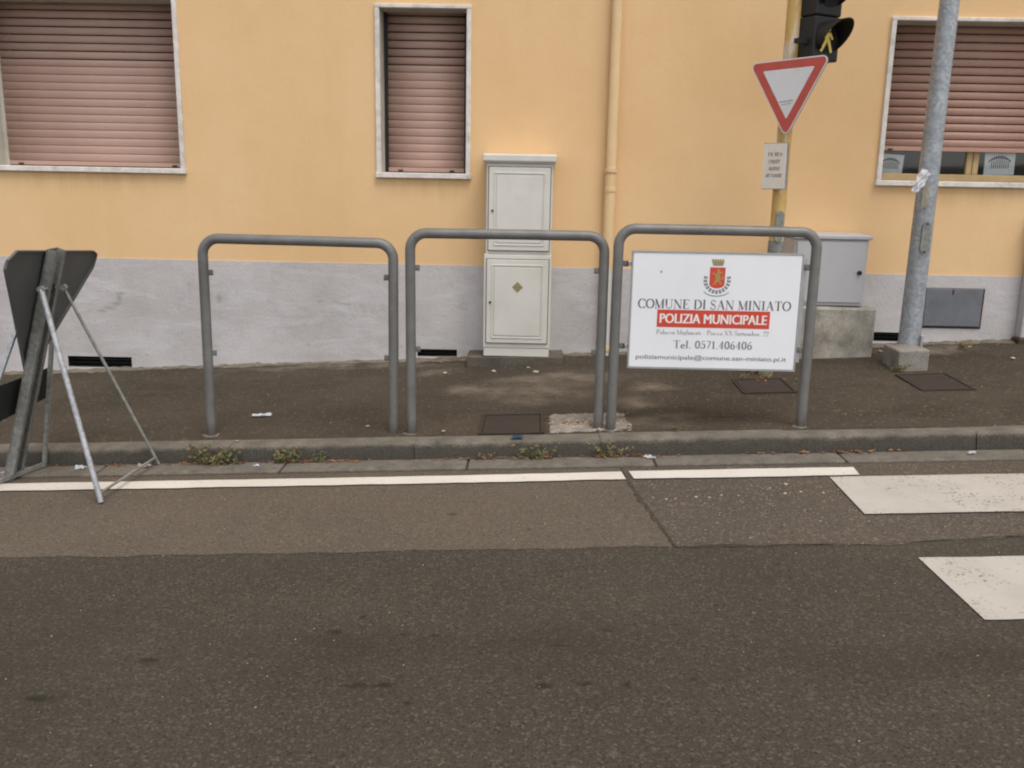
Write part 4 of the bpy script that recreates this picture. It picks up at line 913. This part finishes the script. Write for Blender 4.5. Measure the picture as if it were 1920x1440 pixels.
# ------------------------------------------------------------------ weeds, leaves, litter
def weed(x, y, z, h, n, mat, lab, seed, dry=.38):
    """low sprawling plant: small leaves spread through a mound, on thin stems"""
    rnd = random.Random(seed); m = MB(); ymax = y + .022
    for k in range(n // 7):
        a = rnd.uniform(0, math.pi); tip = Vector((x + math.cos(a)*h*rnd.uniform(.4, 1.5), y - abs(math.sin(a))*h*rnd.uniform(.0, .5), z + h*rnd.uniform(.35, 1.0))); b = Vector((x+rnd.uniform(-.3, .3)*h, y, z))
        w = Vector((.0012, 0, .0004)); m.poly([b-w, b+w, tip+w*.5, tip-w*.5])
        for q in range(9):
            t = rnd.uniform(.15, 1.0); c = b.lerp(tip, t) + Vector((rnd.gauss(0, h*.14), rnd.gauss(0, h*.10), rnd.gauss(0, h*.08)))
            c.y = min(c.y, ymax); c.z = max(c.z, z+.002)
            u = Vector((rnd.uniform(-1, 1), rnd.uniform(-1, 1)*.7, rnd.uniform(-.4, .7))).normalized()*h*rnd.uniform(.07, .17); v = u.cross(Vector((rnd.uniform(-.5, .5), -1, rnd.uniform(.2, 1)))).normalized()*u.length*.42
            p = [c-u, c+v, c+u, c-v]
            for k2 in p: k2.y = min(k2.y, ymax+.004)
            m.poly(p)
    for f in m.bm.faces: f.material_index = 1 if rnd.random() < dry else 0
    o = m.build('weed', mat, recalc=False); o.data.materials.append(M['weed_dry']); return tag(o, lab, 'weed', 'weeds along the kerb and wall')
W = [(-1.68, 4.800, .125, 170, 'weed', 'largest green weed clump at the kerb foot, below the leftmost hoop post'),
     (-1.30, 4.806, .10, 100, 'weed', 'sparse green weed at the kerb foot, under the leftmost hoop'),
     (-1.10, 4.806, .07, 60, 'weed', 'small green weed at the kerb foot between the two largest clumps and middle hoop'),
     (-.245, 4.806, .055, 26, 'weed_dry', 'dry weed at the kerb below the left corner of the rusty cover'),
     (.055, 4.806, .11, 80, 'weed', 'upright green weed at the kerb below the rusty kerb cover'),
     (.435, 4.806, .09, 70, 'weed', 'green weed at the kerb below the paired hoop posts')]
for i, (x, y, h, n, mk, lab) in enumerate(W): weed(x, y, gz(x)+.006, h, n, M[mk], lab, 40+i)
P2 = [(.82, 4.965, .045, 70, 'weed', 'flat green weed on the kerb top below the police board'),
      (1.16, 4.975, .02, 24, 'moss', 'tiny moss tuft on the kerb top below the right half of the board'),
      (1.60, 6.17, .07, 40, 'weed_dry', 'yellowing weed beside the foot of the yellow pole, right side'),
      (1.44, 6.17, .06, 30, 'weed_dry', 'yellowing weed beside the foot of the yellow pole, left side'),
      (2.50, 6.255, .06, 110, 'moss', 'green moss at the foot of the galvanised post footing'),
      (3.22, 6.90, .07, 110, 'weed_dry', 'dry weeds on the pavement under the blue-grey hatch'),
      (-.52, 4.99, .028, 24, 'weed', 'small green weed on the kerb top beside the middle hoop left post')]
for i, (x, y, h, n, mk, lab) in enumerate(P2): weed(x, y, pz(x, y)-.002, h, n, M[mk], lab, 60+i)
# fallen leaves in the gutter (uncountable)
m = MB(); rnd = random.Random(77)
def leaf(x, y, z, s):
    a = rnd.uniform(0, 6.283); u = Vector((math.cos(a), math.sin(a), rnd.uniform(-.25, .25)))*s; v = Vector((-math.sin(a), math.cos(a), rnd.uniform(-.3, .3)))*s*.55; c = Vector((x, y, z+s*.25))
    p = [c-u, c-u*.2+v, c+u, c+u*.1-v]; vs = [m.bm.verts.new(q) for q in p]; m.bm.faces.new((vs[0], vs[1], vs[3])); m.bm.faces.new((vs[1], vs[2], vs[3]))
for cx_, sp_, n in ((-1.70, .10, 110), (-1.2, .16, 90), (-.99, .10, 34), (-.30, .12, 50), (-.02, .10, 40), (.12, .035, 40), (.50, .10, 90), (.60, .05, 30), (1.62, .16, 40), (1.75, .08, 30), (1.28, .10, 12), (-2.2, .25, 30)):
    for i in range(n): 
        x = rnd.gauss(cx_, sp_); leaf(x, KY - abs(rnd.gauss(0, .016)) - .006, gz(x)+.014, rnd.uniform(.007, .016))
for i in range(70):
    x = rnd.uniform(-3, 3); leaf(x, KY - abs(rnd.gauss(0, .05)) - .006, gz(x)+.014, rnd.uniform(.004, .011))
for cx_, cy_, sp_, n in ((-.62, 7.02, .12, 26), (-.35, 7.0, .1, 14), (.30, 5.14, .07, 26), (1.62, 6.1, .08, 14), (3.1, 6.98, .2, 24), (2.9, 7.0, .2, 14), (.55, 7.0, .1, 8)):
    for i in range(n):
        x, y = rnd.gauss(cx_, sp_), min(7.09, rnd.gauss(cy_, .03)); leaf(x, y, pz(x, y)+.004, rnd.uniform(.007, .018))
tag(m.build('fallen_leaves', M['leaf'], recalc=False), 'brown and orange fallen leaves scattered along the gutter and wall', 'leaves', kind='stuff')
# pale grit, crumbs, tiny litter (uncountable)
m = MB(); rnd = random.Random(5)
def crumb(x, y, z, s):
    r = bmesh.ops.create_icosphere(m.bm, subdivisions=1, radius=s)
    for v in r['verts']: v.co = Vector((v.co.x*rnd.uniform(.7, 1.5), v.co.y*rnd.uniform(.7, 1.3), v.co.z*.45)) + Vector((x, y, z))
for i in range(90):
    x, y = rnd.uniform(.58, 1.5), rnd.uniform(3.55, 4.4); crumb(x, y, gz(x)+.004, rnd.uniform(.0015, .0038))
for px, py, s in ((.80, 4.17, .012), (.66, 4.15, .010), (.70, 4.15, .008), (.92, 4.19, .009), (.86, 4.16, .011), (.60, 4.17, .007), (1.17, 4.28, .008), (1.26, 4.33, .014), (1.30, 4.22, .009), (1.22, 4.20, .011), (1.0, 4.18, .007), (1.40, 4.20, .010)): crumb(px, py, gz(px)+.004, s*.72)
for i in range(60):
    x, y = rnd.uniform(-3, 3.4), rnd.uniform(4.95, 7.0); crumb(x, y, pz(x, y)+.001, rnd.uniform(.002, .004))
for i in range(60):
    x, y = rnd.gauss(.4, .12), rnd.gauss(5.12, .06)
    if .12 < x < .6 and 5.0 < y < 5.38: crumb(x, y, pz(x, y)+.006, rnd.uniform(.004, .012))
for px, py, s in ((-.92, 5.19, .012), (-.60, 6.6, .014), (-.25, 6.62, .016), (.05, 6.55, .022), (.0, 6.7, .012), (2.62, 6.9, .016), (3.42, 6.55, .016), (-.47, 5.05, .012), (.30, 5.06, .014), (-1.6, 4.93, .010), (3.3, 6.95, .016)): crumb(px, py, pz(px, py)+.004, s)
for i in range(160):
    x, y = rnd.uniform(-2.6, 2.6), rnd.uniform(2.1, 4.4); crumb(x, y, gz(x)+.003, rnd.uniform(.0012, .003))
tag(m.build('grit', M['grit'], recalc=False), 'pale grit and crumbs scattered over road and pavement', 'grit', kind='stuff')
def flat(x, y, w, d, zf, rot=0, h=.004):
    c, s = math.cos(rot), math.sin(rot); out = []
    for u, v in ((-w, -d), (w, -d), (w, d), (-w, d)): 
        X, Yy = x+u*c-v*s, y+u*s+v*c; out.append((X, Yy, zf(X, Yy)+h))
    return out
crumple('paper_scrap', M['paper'], flat(-1.622, 5.49, .058, .022, pz, .12), 'long white paper scrap on the pavement inside the leftmost hoop', 'litter', group='litter', amp=.012, seed=11)
crumple('paper_scrap', M['paper'], flat(-2.40, 4.76, .028, .02, gz, .3, .014), 'white paper scrap in the gutter between the folding sign legs', 'litter', group='litter', amp=.02, seed=12)
crumple('paper_scrap', M['pink'], flat(-2.06, 4.77, .036, .022, gz, -.2, .014), 'pinkish paper scrap in the gutter at the sign rear leg foot', 'litter', group='litter', amp=.02, seed=13)
crumple('paper_scrap', M['paper'], flat(-1.44, 4.74, .014, .012, gz, .5, .014), 'small white scrap in the gutter below the leftmost hoop', 'litter', group='litter', amp=.012, seed=14)
crumple('plastic_scrap', M['blue'], [(-.082, 4.862, pz(-.06, 4.86)+.006), (-.02, 4.862, pz(-.02, 4.86)+.006), (-.022, 4.935, pz(-.02, 4.93)+.005), (-.078, 4.93, pz(-.08, 4.93)+.005)], 'blue plastic scrap lying on the kerb in front of the rusty cover', 'litter', amp=.004, seed=15)
crumple('paper_scrap', M['paper'], flat(.655, 4.765, .03, .014, gz, -.6, .014), 'pale torn scrap among leaves in the gutter below the board', 'litter', group='litter', amp=.014, seed=16)
crumple('paper_scrap', M['paper'], flat(2.33, 4.74, .02, .012, gz, .2, .014), 'small white scrap in the gutter right of the zebra stripe corner', 'litter', group='litter', amp=.014, seed=17)
